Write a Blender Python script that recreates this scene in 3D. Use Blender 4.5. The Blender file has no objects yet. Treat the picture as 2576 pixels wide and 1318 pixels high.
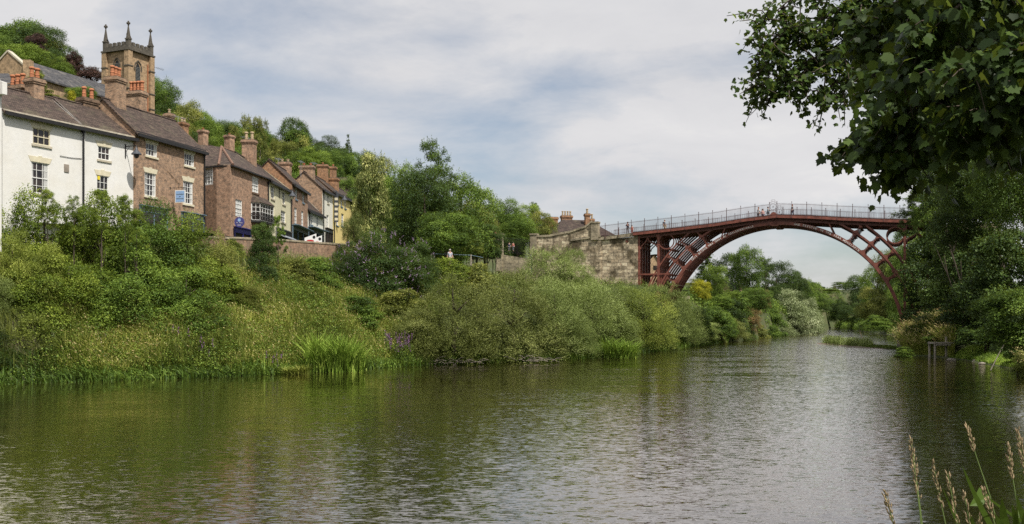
import bpy, math, random
import numpy as np
from mathutils import Vector, Matrix
random.seed(7)
F=2550.0; HY=797.0; CH=4.0           # focal length / horizon row in a 2576 px wide picture, eye height
scn=bpy.context.scene
COL=bpy.context.collection
R=math.radians
def P(px,py,Y): return Vector(((px-1288)/F*Y, Y, CH+(HY-py)/F*Y))
def PX(px,Y): return (px-1288)/F*Y
def PZ(py,Y): return CH+(HY-py)/F*Y
# ---------------------------------------------------------------- objects
def link(o): COL.objects.link(o); return o
def tag(o,label=None,cat=None,group=None,kind=None):
    if label: o['label']=label
    if cat: o['category']=cat
    if group: o['group']=group
    if kind: o['kind']=kind
    return o
def empty(name,loc,rz=0,label=None,cat=None,group=None):
    o=bpy.data.objects.new(name,None); o.location=loc; o.rotation_euler=(0,0,rz); o.empty_display_size=.3
    link(o); return tag(o,label,cat,group)
def addobj(name,me,parent=None,loc=None):
    o=bpy.data.objects.new(name,me); link(o)
    if parent: o.parent=parent
    if loc is not None: o.location=loc
    return o
class MB:
    def __init__(s): s.v=[]; s.f=[]
    def quad(s,a,b,c,d):
        n=len(s.v); s.v+=[tuple(a),tuple(b),tuple(c),tuple(d)]; s.f.append((n,n+1,n+2,n+3)); return s
    def poly(s,pts):
        n=len(s.v); s.v+=[tuple(p) for p in pts]; s.f.append(tuple(range(n,n+len(pts)))); return s
    def box(s,x0,x1,y0,y1,z0,z1):
        n=len(s.v)
        s.v+=[(x,y,z) for z in (z0,z1) for x,y in ((x0,y0),(x1,y0),(x1,y1),(x0,y1))]
        for f in ((3,2,1,0),(4,5,6,7),(0,1,5,4),(1,2,6,5),(2,3,7,6),(3,0,4,7)): s.f.append(tuple(n+i for i in f))
        return s
    def beam(s,p,q,w,h,up=(0,0,1)):
        p=Vector(p);q=Vector(q); d=(q-p).normalized(); up=Vector(up)
        if abs(d.dot(up))>.98: up=Vector((0,1,0))
        a=d.cross(up).normalized()*w/2; b=a.cross(d).normalized()*h/2
        n=len(s.v)
        for c in (p,q):
            for u in (-a-b,a-b,a+b,-a+b): s.v.append(tuple(c+u))
        for f in ((0,1,2,3),(7,6,5,4),(0,4,5,1),(1,5,6,2),(2,6,7,3),(3,7,4,0)): s.f.append(tuple(n+i for i in f))
        return s
    def tube(s,pts,rads,k=6,cap=True):
        pts=[Vector(p) for p in pts]
        if not isinstance(rads,(list,tuple)): rads=[rads]*len(pts)
        base=len(s.v); prev=None
        for i,p in enumerate(pts):
            d=(pts[min(i+1,len(pts)-1)]-pts[max(i-1,0)]).normalized()
            if prev is None:
                prev=d.cross(Vector((0,0,1)) if abs(d.z)<.9 else Vector((1,0,0))).normalized()
            a=(prev-d*prev.dot(d)).normalized(); prev=a; b=d.cross(a)
            for j in range(k):
                t=2*math.pi*j/k; s.v.append(tuple(p+(a*math.cos(t)+b*math.sin(t))*rads[i]))
        for i in range(len(pts)-1):
            for j in range(k):
                j2=(j+1)%k; s.f.append((base+i*k+j,base+i*k+j2,base+(i+1)*k+j2,base+(i+1)*k+j))
        if cap:
            s.f.append(tuple(base+j for j in range(k))[::-1]); s.f.append(tuple(base+(len(pts)-1)*k+j for j in range(k)))
        return s
    def lathe(s,prof,cx=0,cy=0,k=12):
        return s.tube([(cx,cy,z) for r,z in prof],[r for r,z in prof],k)
    def prism(s,pts2,axis,a,b):
        # extrude a 2-D outline; axis 'y': pts=(x,z), axis 'x': pts=(y,z), axis 'z': pts=(x,y)
        def m(p,t): return (p[0],t,p[1]) if axis=='y' else ((t,p[0],p[1]) if axis=='x' else (p[0],p[1],t))
        n=len(s.v); k=len(pts2)
        s.v+=[m(p,a) for p in pts2]+[m(p,b) for p in pts2]
        s.f.append(tuple(n+i for i in range(k))); s.f.append(tuple(n+k+i for i in range(k))[::-1])
        for i in range(k):
            j=(i+1)%k; s.f.append((n+i,n+k+i,n+k+j,n+j))
        return s
    def strip(s,outline):   # closed sweep: list of rings (each same length)
        n=len(s.v); k=len(outline[0])
        for r in outline: s.v+=[tuple(p) for p in r]
        for i in range(len(outline)-1):
            for j in range(k):
                j2=(j+1)%k; s.f.append((n+i*k+j,n+i*k+j2,n+(i+1)*k+j2,n+(i+1)*k+j))
        s.f.append(tuple(n+j for j in range(k))[::-1]); s.f.append(tuple(n+(len(outline)-1)*k+j for j in range(k)))
        return s
    def mesh(s,name,mat,fix=True,smooth=False):
        me=bpy.data.meshes.new(name); me.from_pydata(s.v,[],s.f)
        if fix:
            import bmesh
            bm=bmesh.new(); bm.from_mesh(me); bmesh.ops.recalc_face_normals(bm,faces=bm.faces); bm.to_mesh(me); bm.free()
        if smooth: me.polygons.foreach_set('use_smooth',[True]*len(me.polygons))
        if mat is not None:
            for m in (mat if isinstance(mat,list) else [mat]): me.materials.append(m)
        me.update(); return me
    def build(s,name,mat,parent=None,loc=None,fix=True,smooth=False):
        return addobj(name,s.mesh(name,mat,fix,smooth),parent,loc)
def npmesh(name,V,Q,mat,tint=None,k=4):
    me=bpy.data.meshes.new(name); nv=len(V); nf=len(Q)
    me.vertices.add(nv); me.vertices.foreach_set('co',np.asarray(V,dtype=np.float32).ravel())
    me.loops.add(nf*k); me.loops.foreach_set('vertex_index',np.asarray(Q,dtype=np.int32).ravel())
    me.polygons.add(nf); me.polygons.foreach_set('loop_start',np.arange(0,nf*k,k,dtype=np.int32))
    try: me.polygons.foreach_set('loop_total',np.full(nf,k,dtype=np.int32))
    except Exception: pass
    if tint is not None:
        at=me.attributes.new('tint','FLOAT','FACE'); at.data.foreach_set('value',np.asarray(tint,dtype=np.float32))
    if mat is not None: me.materials.append(mat)
    me.update(calc_edges=True); return me
# ---------------------------------------------------------------- materials
def newmat(name):
    m=bpy.data.materials.new(name); m.use_nodes=True; nt=m.node_tree
    b=nt.nodes['Principled BSDF']; return m,nt,b
def N(nt,t,**kw):
    n=nt.nodes.new(t)
    for k,v in kw.items():
        if k.startswith('i_'): n.inputs[k[2:].replace('_',' ')].default_value=v
        else: setattr(n,k,v)
    return n
def ramp(nt,fac,stops):
    r=nt.nodes.new('ShaderNodeValToRGB'); e=r.color_ramp.elements
    while len(e)<len(stops): e.new(.5)
    for x,(p,c) in zip(e,stops): x.position=p; x.color=(*c,1) if len(c)==3 else c
    nt.links.new(fac,r.inputs['Fac']); return r.outputs['Color']
def noise(nt,vec,scale,detail=3,rough=.55,dist=0):
    n=nt.nodes.new('ShaderNodeTexNoise'); n.inputs['Scale'].default_value=scale; n.inputs['Detail'].default_value=detail
    n.inputs['Roughness'].default_value=rough; n.inputs['Distortion'].default_value=dist
    if vec is not None: nt.links.new(vec,n.inputs['Vector'])
    return n.outputs['Fac']
def mixc(nt,fac,a,b,mode='MIX'):
    m=nt.nodes.new('ShaderNodeMix'); m.data_type='RGBA'; m.blend_type=mode
    for s,v in ((m.inputs[0],fac),(m.inputs[6],a),(m.inputs[7],b)):
        if isinstance(v,bpy.types.NodeSocket): nt.links.new(v,s)
        elif isinstance(v,(int,float)): s.default_value=v
        else: s.default_value=(*v,1)
    return m.outputs[2]
def math_(nt,op,a,b=None,c=None):
    m=nt.nodes.new('ShaderNodeMath'); m.operation=op
    for i,v in enumerate((a,b,c)):
        if v is None: continue
        if isinstance(v,bpy.types.NodeSocket): nt.links.new(v,m.inputs[i])
        else: m.inputs[i].default_value=v
    return m.outputs[0]
def bump(nt,b,h,strength=.4,dist=.02):
    n=nt.nodes.new('ShaderNodeBump'); n.inputs['Strength'].default_value=strength; n.inputs['Distance'].default_value=dist
    nt.links.new(h,n.inputs['Height']); nt.links.new(n.outputs[0],b.inputs['Normal'])
def objvec(nt): return nt.nodes.new('ShaderNodeTexCoord').outputs['Object']
def plain(name,c,rough=.6,var=.15,scale=3.0,metal=0,spec=.4):
    m,nt,b=newmat(name); v=objvec(nt)
    f=noise(nt,v,scale,4)
    lo=tuple(x*(1-var) for x in c); hi=tuple(min(1,x*(1+var)) for x in c)
    nt.links.new(ramp(nt,f,[(.3,lo),(.7,hi)]),b.inputs['Base Color'])
    b.inputs['Roughness'].default_value=rough; b.inputs['Metallic'].default_value=metal
    b.inputs['Specular IOR Level'].default_value=spec
    return m
def wallvec(nt):
    # (x,z) on front/back faces, (y,z) on end faces, in the building's own space
    tc=nt.nodes.new('ShaderNodeTexCoord'); sp=nt.nodes.new('ShaderNodeSeparateXYZ'); nt.links.new(tc.outputs['Object'],sp.inputs[0])
    sn=nt.nodes.new('ShaderNodeSeparateXYZ'); nt.links.new(tc.outputs['Normal'],sn.inputs[0])
    f=math_(nt,'GREATER_THAN',math_(nt,'ABSOLUTE',sn.outputs[0]),math_(nt,'ABSOLUTE',sn.outputs[1]))
    mx=nt.nodes.new('ShaderNodeMix'); mx.data_type='FLOAT'
    nt.links.new(f,mx.inputs[0]); nt.links.new(sp.outputs[0],mx.inputs[2]); nt.links.new(sp.outputs[1],mx.inputs[3])
    cb=nt.nodes.new('ShaderNodeCombineXYZ'); nt.links.new(mx.outputs[0],cb.inputs[0]); nt.links.new(sp.outputs[2],cb.inputs[1])
    return cb.outputs[0],tc.outputs['Object']
def brick(name,c1,c2,mortar,bw=.24,bh=.085,blot=(.55,.5,.45),ms=.012,rough=.9,stain=.35,bscale=.6,mot=.8,dist=0):
    m,nt,b=newmat(name); v,ov=wallvec(nt)
    if dist:
        nz=nt.nodes.new('ShaderNodeTexNoise'); nz.inputs['Scale'].default_value=.8; nz.inputs['Detail'].default_value=4; nt.links.new(v,nz.inputs['Vector'])
        q=nt.nodes.new('ShaderNodeVectorMath'); q.operation='MULTIPLY_ADD'; nt.links.new(nz.outputs['Color'],q.inputs[0]); q.inputs[1].default_value=(dist,dist*.6,0); nt.links.new(v,q.inputs[2]); v=q.outputs[0]
    t=nt.nodes.new('ShaderNodeTexBrick')
    nt.links.new(v,t.inputs['Vector'])
    if dist: t.squash=.62; t.squash_frequency=3; t.offset=.37; t.offset_frequency=2
    t.inputs['Scale'].default_value=1; t.inputs['Brick Width'].default_value=bw; t.inputs['Row Height'].default_value=bh
    t.inputs['Mortar Size'].default_value=ms; t.inputs['Bias'].default_value=0; t.inputs['Mortar Smooth'].default_value=.1
    t.inputs['Color1'].default_value=(*c1,1); t.inputs['Color2'].default_value=(*c2,1); t.inputs['Mortar'].default_value=(*mortar,1)
    f=noise(nt,ov,bscale,5,.65); f2=noise(nt,ov,2.4,6,.82)
    c=mixc(nt,math_(nt,'MULTIPLY',ramp_f(nt,f,*((.44,.60) if dist else (.4,.75))),stain),t.outputs['Color'],tuple(x*y for x,y in zip(c1,blot)))
    c=mixc(nt,mot,c,ramp(nt,f2,[(.33,(.10,.10,.10)),(.5,(.5,.5,.5)),(.67,(.90,.87,.83))]),'OVERLAY')
    nt.links.new(c,b.inputs['Base Color']); b.inputs['Roughness'].default_value=rough
    bump(nt,b,t.outputs['Fac'],-.5,.01); b.inputs['Specular IOR Level'].default_value=.2
    return m
def ramp_f(nt,f,a,b_):
    m=nt.nodes.new('ShaderNodeMapRange'); nt.links.new(f,m.inputs[0]); m.inputs[1].default_value=a; m.inputs[2].default_value=b_
    return m.outputs[0]
def leafmat(name,c1,c2,c3,trans=.35,rough=.55):
    m,nt,b=newmat(name); out=nt.nodes['Material Output']
    a=nt.nodes.new('ShaderNodeAttribute'); a.attribute_name='tint'
    oi=nt.nodes.new('ShaderNodeObjectInfo')
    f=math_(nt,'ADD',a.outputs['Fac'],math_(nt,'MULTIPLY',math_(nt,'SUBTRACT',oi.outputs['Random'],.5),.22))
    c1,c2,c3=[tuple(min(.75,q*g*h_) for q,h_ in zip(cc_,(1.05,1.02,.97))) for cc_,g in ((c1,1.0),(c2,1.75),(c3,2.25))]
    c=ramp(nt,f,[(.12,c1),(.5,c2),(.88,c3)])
    nt.links.new(c,b.inputs['Base Color']); b.inputs['Roughness'].default_value=rough; b.inputs['Specular IOR Level'].default_value=.25
    tr=nt.nodes.new('ShaderNodeBsdfTranslucent')
    nt.links.new(mixc(nt,.5,c,(.17,.19,.018),'MIX'),tr.inputs['Color'])
    mx=nt.nodes.new('ShaderNodeMixShader'); mx.inputs[0].default_value=trans
    nt.links.new(b.outputs[0],mx.inputs[1]); nt.links.new(tr.outputs[0],mx.inputs[2]); nt.links.new(mx.outputs[0],out.inputs['Surface'])
    return m
def tilemat(name,c1,c2,row=.2,moss=(.12,.11,.07)):
    m,nt,b=newmat(name); tc=nt.nodes.new('ShaderNodeTexCoord'); sp=nt.nodes.new('ShaderNodeSeparateXYZ'); nt.links.new(tc.outputs['Object'],sp.inputs[0])
    cb=nt.nodes.new('ShaderNodeCombineXYZ'); nt.links.new(sp.outputs[0],cb.inputs[0])
    nt.links.new(math_(nt,'MULTIPLY',sp.outputs[2],1.55),cb.inputs[1])
    t=nt.nodes.new('ShaderNodeTexBrick'); nt.links.new(cb.outputs[0],t.inputs['Vector'])
    t.inputs['Scale'].default_value=1; t.inputs['Brick Width'].default_value=.2; t.inputs['Row Height'].default_value=row
    t.inputs['Mortar Size'].default_value=.022; t.inputs['Color1'].default_value=(*c1,1); t.inputs['Color2'].default_value=(*c2,1)
    t.inputs['Mortar'].default_value=(c1[0]*.3,c1[1]*.3,c1[2]*.3,1)
    f=noise(nt,tc.outputs['Object'],.9,6,.7); mp_=nt.nodes.new('ShaderNodeMapping'); mp_.inputs['Scale'].default_value=(1.2,2.5,6); nt.links.new(tc.outputs['Object'],mp_.inputs[0]); f3=noise(nt,mp_.outputs[0],1.1,4,.7)
    c=mixc(nt,math_(nt,'MULTIPLY',ramp_f(nt,f,.52,.72),.6),t.outputs['Color'],moss)
    c=mixc(nt,.75,c,ramp(nt,f3,[(.3,(.15,.15,.15)),(.5,(.48,.47,.46)),(.7,(.85,.82,.78))]),'OVERLAY')
    nt.links.new(c,b.inputs['Base Color']); b.inputs['Roughness'].default_value=.85; b.inputs['Specular IOR Level'].default_value=.25
    bump(nt,b,t.outputs['Fac'],-.8,.03)
    return m
M={}
M['iron']=plain('iron_red',(.195,.066,.046),.5,.42,1.6,0,.4)
M['rail']=plain('rail_paint',(.09,.045,.042),.5,.2,2)
M['letter']=plain('letter_white',(.75,.72,.68),.6,.05)
M['brick_brown']=brick('brick_brown',(.40,.24,.145),(.19,.122,.086),(.40,.32,.24),stain=.3)
M['brick_red']=brick('brick_red',(.385,.215,.138),(.20,.12,.085),(.42,.33,.24),stain=.25)
M['brick_dark']=brick('brick_dark',(.22,.135,.088),(.11,.07,.05),(.23,.18,.13),stain=.4)
M['brick_orange']=brick('brick_orange',(.38,.19,.085),(.22,.105,.055),(.3,.23,.17),stain=.3)
M['brick_church']=brick('brick_church',(.42,.295,.18),(.33,.23,.135),(.36,.28,.19),bw=.45,bh=.15,stain=.4)
M['brick_wall']=brick('brick_wall',(.34,.20,.13),(.19,.125,.09),(.33,.27,.2),stain=.45)
M['white']=brick('whitewashed_brick',(.80,.79,.76),(.76,.75,.72),(.72,.71,.68),blot=(.84,.80,.72),stain=.6,ms=.008,mot=.3)
M['cream']=brick('cream_render',(.70,.66,.47),(.66,.62,.44),(.62,.58,.41),blot=(.86,.84,.78),stain=.7,ms=.008,mot=.15)
M['yellow']=brick('yellow_render',(.74,.60,.26),(.70,.56,.24),(.68,.55,.24),blot=(.9,.86,.78),stain=.6,ms=.006,mot=.15)
M['pale']=brick('pale_render',(.74,.72,.63),(.70,.68,.59),(.67,.65,.56),blot=(.88,.87,.84),stain=.7,ms=.008,mot=.15)
M['stone']=brick('abutment_stone',(.66,.56,.40),(.36,.29,.20),(.22,.18,.13),bw=1.15,bh=.46,blot=(.13,.12,.1),ms=.03,stain=.95,bscale=.5,mot=.95,dist=.55)
M['stone_smooth']=brick('parapet_stone',(.42,.36,.25),(.30,.26,.19),(.16,.14,.10),bw=1.3,bh=.5,blot=(.35,.33,.3),ms=.015,stain=.6,bscale=.9)
M['concrete']=plain('concrete',(.27,.23,.19),.9,.3,1.5)
M['darkstone']=plain('sooty_stone',(.10,.088,.07),.9,.45,3)
M['paleste']=plain('cream_stone',(.66,.60,.44),.8,.12,3)
M['sill']=plain('sill_stone',(.5,.45,.35),.85,.2,3)
M['tile']=tilemat('clay_tile_brown',(.115,.083,.068),(.058,.044,.038))
M['tile_dark']=tilemat('clay_tile_dark',(.085,.06,.05),(.05,.038,.033))
M['slate']=tilemat('slate',(.10,.10,.105),(.06,.06,.065),row=.25,moss=(.22,.2,.17))
M['pot']=plain('terracotta',(.42,.165,.08),.8,.25,5)
M['pot_pale']=plain('buff_pot',(.42,.32,.2),.8,.25,5)
M['frame']=plain('window_white',(.78,.78,.75),.5,.05)
M['gutter']=plain('black_gutter',(.018,.017,.017),.5,.2)
M['lead']=plain('lead',(.28,.3,.33),.6,.3,4)
M['wood_dark']=plain('dark_wood',(.035,.03,.03),.6,.3)
M['blue']=plain('royal_blue_paint',(.028,.03,.16),.5,.15)
M['bluegrey']=plain('blue_grey_paint',(.13,.19,.24),.5,.2)
M['fascia']=plain('grey_fascia',(.16,.16,.15),.6,.25)
M['skyblue']=plain('sky_blue_board',(.28,.44,.70),.5,.06)
M['navy']=plain('navy_board',(.07,.07,.22),.5,.1)
M['greypaint']=plain('grey_lamp_paint',(.06,.065,.075),.5,.2)
M['globe']=plain('lamp_glass',(.5,.46,.36),.2,.1)
M['bark']=plain('bark',(.075,.058,.042),.95,.5,8)
M['barklight']=plain('pale_bark',(.22,.19,.15),.9,.4,6)
M['wood']=plain('weathered_wood',(.34,.30,.24),.9,.4,6)
M['redshed']=plain('red_brown_boards',(.26,.10,.075),.8,.25,4)
M['yellowsign']=plain('yellow_sign',(.75,.6,.03),.5,.05)
M['black']=plain('black_paint',(.015,.015,.015),.5,.1)
M['redpaint']=plain('red_paint',(.45,.03,.03),.5,.1)
M['rock']=plain('river_rock',(.24,.21,.17),.9,.4,3)
M['skin']=plain('skin',(.50,.30,.22),.6,.05)
def glassmat():
    m,nt,b=newmat('window_glass'); v=objvec(nt)
    nt.links.new(ramp(nt,noise(nt,v,.9,2),[(.4,(.012,.011,.012)),(.62,(.05,.035,.032))]),b.inputs['Base Color'])
    b.inputs['Roughness'].default_value=.08; b.inputs['Specular IOR Level'].default_value=.5; return m
M['glass']=glassmat()
M['blind']=plain('white_blind',(.5,.5,.48),.7,.2,2.5)
L={}
L['mid']=leafmat('leaf_mid',(.03,.062,.010),(.065,.115,.018),(.125,.18,.03))
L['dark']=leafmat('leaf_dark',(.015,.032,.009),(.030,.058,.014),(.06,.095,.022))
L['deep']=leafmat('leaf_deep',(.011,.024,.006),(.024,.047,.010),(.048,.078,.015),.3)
L['bright']=leafmat('leaf_bright',(.048,.085,.01),(.088,.142,.02),(.15,.205,.035))
L['olive']=leafmat('leaf_olive',(.055,.07,.016),(.11,.13,.028),(.19,.195,.05))
L['lime']=leafmat('leaf_lime_blossom',(.035,.055,.014),(.075,.10,.024),(.36,.36,.13))
L['willow']=leafmat('leaf_willow',(.065,.092,.024),(.128,.172,.046),(.24,.285,.11),.3)
L['osier']=leafmat('leaf_osier',(.055,.07,.018),(.112,.136,.036),(.195,.215,.075),.3)
L['ywillow']=leafmat('leaf_yellow_willow',(.075,.105,.018),(.145,.185,.034),(.235,.265,.06),.3)
L['silver']=leafmat('leaf_silver',(.08,.11,.045),(.14,.175,.08),(.29,.32,.20),.25)
L['yellow']=leafmat('leaf_gold',(.12,.14,.008),(.24,.24,.014),(.32,.30,.03))
L['copper']=leafmat('leaf_copper',(.017,.010,.009),(.038,.018,.016),(.075,.038,.03),.15)
L['rusty']=leafmat('leaf_rusty',(.06,.05,.02),(.12,.09,.035),(.2,.13,.06))
L['grass']=leafmat('blade_green',(.07,.10,.018),(.14,.175,.03),(.26,.26,.07),.3)
L['tan']=leafmat('seed_head_tan',(.22,.16,.07),(.30,.225,.10),(.38,.29,.14),.2)
L['reed']=leafmat('reed_green',(.08,.14,.02),(.15,.24,.035),(.26,.35,.07),.3)
L['purple']=leafmat('flower_purple',(.10,.03,.12),(.15,.06,.17),(.2,.10,.24),.3)
L['lilac']=leafmat('flower_lilac',(.18,.11,.23),(.24,.16,.29),(.32,.24,.36),.2)
L['ivy']=leafmat('leaf_ivy',(.05,.075,.014),(.12,.15,.025),(.21,.23,.05))
L['near']=leafmat('leaf_sycamore',(.022,.046,.011),(.040,.072,.016),(.075,.115,.028),.5,.45)
L['haw']=leafmat('leaf_hawthorn',(.045,.075,.010),(.085,.13,.016),(.165,.205,.032),.4)
# ---------------------------------------------------------------- camera, light, sky
cam=bpy.data.cameras.new('camera'); co=link(bpy.data.objects.new('camera',cam)); scn.camera=co
co.location=(0,0,CH); co.rotation_euler=(R(90),0,0)
cam.sensor_width=36; cam.lens=36*F/2576; cam.shift_y=(HY-659)/2576; cam.clip_start=.1; cam.clip_end=6000
sunv=Vector((.34,-.44,.83)).normalized()
sl=bpy.data.lights.new('sun','SUN'); sl.energy=5.0; sl.angle=R(.9); sl.color=(1,.95,.87)
so=link(bpy.data.objects.new('sun',sl)); so.rotation_euler=sunv.to_track_quat('Z','Y').to_euler()
w=bpy.data.worlds.new('World'); scn.world=w; w.use_nodes=True; nt=w.node_tree
for n in list(nt.nodes): nt.nodes.remove(n)
out=nt.nodes.new('ShaderNodeOutputWorld')
sky=nt.nodes.new('ShaderNodeTexSky'); sky.sky_type='NISHITA'; sky.sun_disc=False
sky.sun_elevation=math.asin(sunv.z); sky.sun_rotation=math.atan2(sunv.x,sunv.y)
bg1=nt.nodes.new('ShaderNodeBackground'); bg1.inputs[1].default_value=.095; nt.links.new(sky.outputs[0],bg1.inputs[0])
tc=nt.nodes.new('ShaderNodeTexCoord'); sp=nt.nodes.new('ShaderNodeSeparateXYZ'); nt.links.new(tc.outputs['Generated'],sp.inputs[0])
zz=math_(nt,'ADD',math_(nt,'MAXIMUM',sp.outputs[2],0),.26)
cb=nt.nodes.new('ShaderNodeCombineXYZ'); nt.links.new(math_(nt,'DIVIDE',sp.outputs[0],zz),cb.inputs[0]); nt.links.new(math_(nt,'DIVIDE',sp.outputs[1],zz),cb.inputs[1])
mp=nt.nodes.new('ShaderNodeMapping'); mp.inputs['Rotation'].default_value=(0,0,R(24)); mp.inputs['Scale'].default_value=(1.5,1.9,1); mp.inputs['Location'].default_value=(3.1,1.4,0)
nt.links.new(cb.outputs[0],mp.inputs[0])
n1=noise(nt,mp.outputs[0],.72,7,.54,.35); n2=noise(nt,mp.outputs[0],2.3,6,.62,.25); n3=noise(nt,mp.outputs[0],.33,3,.5)
cov=math_(nt,'ADD',math_(nt,'MULTIPLY',n1,.78),math_(nt,'MULTIPLY',n2,.22))
def spot(px,py,r,sq=2.2):
    d=Vector(((px-1288)/F,1,(HY-py)/F)).normalized(); s=nt.nodes.new('ShaderNodeVectorMath'); s.operation='SUBTRACT'; nt.links.new(tc.outputs['Generated'],s.inputs[0]); s.inputs[1].default_value=d
    q=nt.nodes.new('ShaderNodeVectorMath'); q.operation='MULTIPLY'; nt.links.new(s.outputs[0],q.inputs[0]); q.inputs[1].default_value=(1,1,sq)
    l=nt.nodes.new('ShaderNodeVectorMath'); l.operation='LENGTH'; nt.links.new(q.outputs[0],l.inputs[0])
    m_=nt.nodes.new('ShaderNodeMapRange'); m_.interpolation_type='SMOOTHSTEP'; nt.links.new(l.outputs['Value'],m_.inputs[0]); m_.inputs[1].default_value=0; m_.inputs[2].default_value=r; m_.inputs[3].default_value=1; m_.inputs[4].default_value=0
    return m_.outputs[0]
hole=math_(nt,'ADD',math_(nt,'ADD',spot(1330,120,.15,2),spot(1500,215,.09)),math_(nt,'ADD',spot(2160,610,.12,1.5),math_(nt,'MULTIPLY',spot(1350,480,.2),.6)))
band=math_(nt,'ADD',spot(1600,310,.16,3),math_(nt,'ADD',spot(1900,370,.16,3),spot(2120,440,.14,2)))
cov=math_(nt,'SUBTRACT',cov,math_(nt,'MULTIPLY',hole,.10)); cov=math_(nt,'ADD',cov,math_(nt,'MULTIPLY',band,.1))
mask=ramp_f(nt,cov,.34,.55)
shade=math_(nt,'ADD',math_(nt,'ADD',math_(nt,'MULTIPLY',n3,.6),math_(nt,'MULTIPLY',n2,.4)),math_(nt,'MULTIPLY',band,.10))
cc=ramp(nt,shade,[(.32,(.56,.57,.60)),(.46,(.645,.645,.665)),(.60,(.71,.705,.715)),(.75,(.86,.84,.80))])
bg2=nt.nodes.new('ShaderNodeBackground'); nt.links.new(math_(nt,'MULTIPLY_ADD',ramp_f(nt,sp.outputs[2],.28,.75),.25,1.0),bg2.inputs[1]); nt.links.new(cc,bg2.inputs[0])
bgb=nt.nodes.new('ShaderNodeMixShader'); nt.links.new(math_(nt,'MULTIPLY_ADD',mask,.8,.2),bgb.inputs[0])
nt.links.new(bg1.outputs[0],bgb.inputs[1]); nt.links.new(bg2.outputs[0],bgb.inputs[2]); nt.links.new(bgb.outputs[0],out.inputs[0])
scn.view_settings.view_transform='Standard'; scn.view_settings.look='None'; scn.view_settings.exposure=.1; scn.view_settings.gamma=1
cy=scn.cycles; cy.max_bounces=6; cy.diffuse_bounces=3; cy.glossy_bounces=3; cy.transmission_bounces=3; cy.transparent_max_bounces=4
cy.use_denoising=False; cy.caustics_reflective=False; cy.caustics_refractive=False
# ---------------------------------------------------------------- terrain
LB=np.array([(-300,-60),(-92,20),(-30.7,60.7),(-18.6,68.9),(-7.9,84.3),(8.2,99),(29,150),(46,192),(81,268),(123,400),(205,480),(420,560)],float)
RB=np.array([(-60,-60),(-30,-14),(-5,4.5),(2,8.5),(8.5,16),(20,37),(37.6,73.9),(41.9,94),(42.3,102),(40.9,106),(43,112),(47.5,122),(81,212),(112,352),(146,384),(240,440),(420,500)],float)
WL=np.array([(-200,-10),(-60,52),(-45,66),(-36,75),(-25.3,86),(-23.8,95),(-22.3,100),(-18.7,109),(-14.9,116),(-4,138),(6,140),(17,137),(34,168),(52,205),(88,272),(128,410),(205,500),(420,600)],float)
def pdist(x,y,L_):
    d=np.full(x.shape,1e9)
    for a,b in zip(L_[:-1],L_[1:]):
        ab=b-a; t=np.clip(((x-a[0])*ab[0]+(y-a[1])*ab[1])/(ab@ab),0,1)
        d=np.minimum(d,np.hypot(x-a[0]-t*ab[0],y-a[1]-t*ab[1]))
    return d
def inside(x,y,poly):
    c=np.zeros(x.shape,bool); n=len(poly)
    for i in range(n):
        x1,y1=poly[i]; x2,y2=poly[(i+1)%n]
        if y1==y2: continue
        cond=((y1>y)!=(y2>y))&(x<(x2-x1)*(y-y1)/(y2-y1)+x1); c^=cond
    return c
RIV=np.vstack([LB,RB[::-1]]); BANK=np.vstack([WL,LB[::-1]])
LAND_R=np.vstack([RB,[(420,-60)]])
def H(x,y):
    x=np.atleast_1d(np.asarray(x,float)); y=np.atleast_1d(np.asarray(y,float))
    dl=pdist(x,y,LB); dr=pdist(x,y,RB); dw=pdist(x,y,WL)
    riv=inside(x,y,RIV); bank=inside(x,y,BANK); rl=inside(x,y,LAND_R)|((dr<dl)&~riv&~bank)
    zw=np.interp(y,[0,90,120,137,165,260],[9.6,10.2,10.8,9.2,6,4.5])
    t=dl/(dl+dw+1e-6)
    zb=np.interp(t,[0,.05,.3,.75,.93,1],[0,.09,.42,.9,.96,.93])*(zw-.5)
    g=np.clip((30-x)/110,.1,1)
    zr=zw+np.interp(dw,[0,1.6,3.0,200],[-.6,-.6,.9,.9])+np.clip(dw-13,0,75)*.5*g
    far=np.clip((y-330)/400,0,1)
    zr=np.where(y>330,zr*(1-far)+(8+10*far),zr)
    zR=np.interp(dr,[0,.6,2,5,12,30,90,200],[0,.25,.9,2.0,2.8,6,26,50])
    zR=np.where(y>400,np.minimum(zR,12+0*y),zR)
    z=np.where(bank,zb,zr); z=np.where(rl,zR,z)
    dd=np.minimum(dl,dr); z=np.where(riv,-np.clip(dd*.35,0.02,1.4),z)
    z=z+np.where((y>500),np.interp(y,[500,900,3000],[0,9,40]),0)
    z=z+np.where(riv,0,.25*np.sin(x*.37+y*.21)*np.cos(y*.33-x*.11)*np.clip(dd/4,0,1))
    return z
def h1(x,y): return float(H(x,y)[0])
def Hm(x,y):
    i=np.clip(np.searchsorted(xs,x)-1,0,len(xs)-2); j=np.clip(np.searchsorted(ys,y)-1,0,len(ys)-2); G=Z.reshape(len(ys),len(xs)); fx=(x-xs[i])/(xs[i+1]-xs[i]); fy=(y-ys[j])/(ys[j+1]-ys[j])
    return G[j,i]*(1-fx)*(1-fy)+G[j,i+1]*fx*(1-fy)+G[j+1,i]*(1-fx)*fy+G[j+1,i+1]*fx*fy
xs=np.concatenate([np.arange(-3000,-300,300),np.arange(-300,-100,12),np.arange(-100,140,1.3),np.arange(140,440,12),np.arange(440,3200,300)])
ys=np.concatenate([np.arange(-600,-60,90),np.arange(-60,0,6),np.arange(0,225,1.3),np.arange(225,640,9),np.arange(640,4200,200)])
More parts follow.
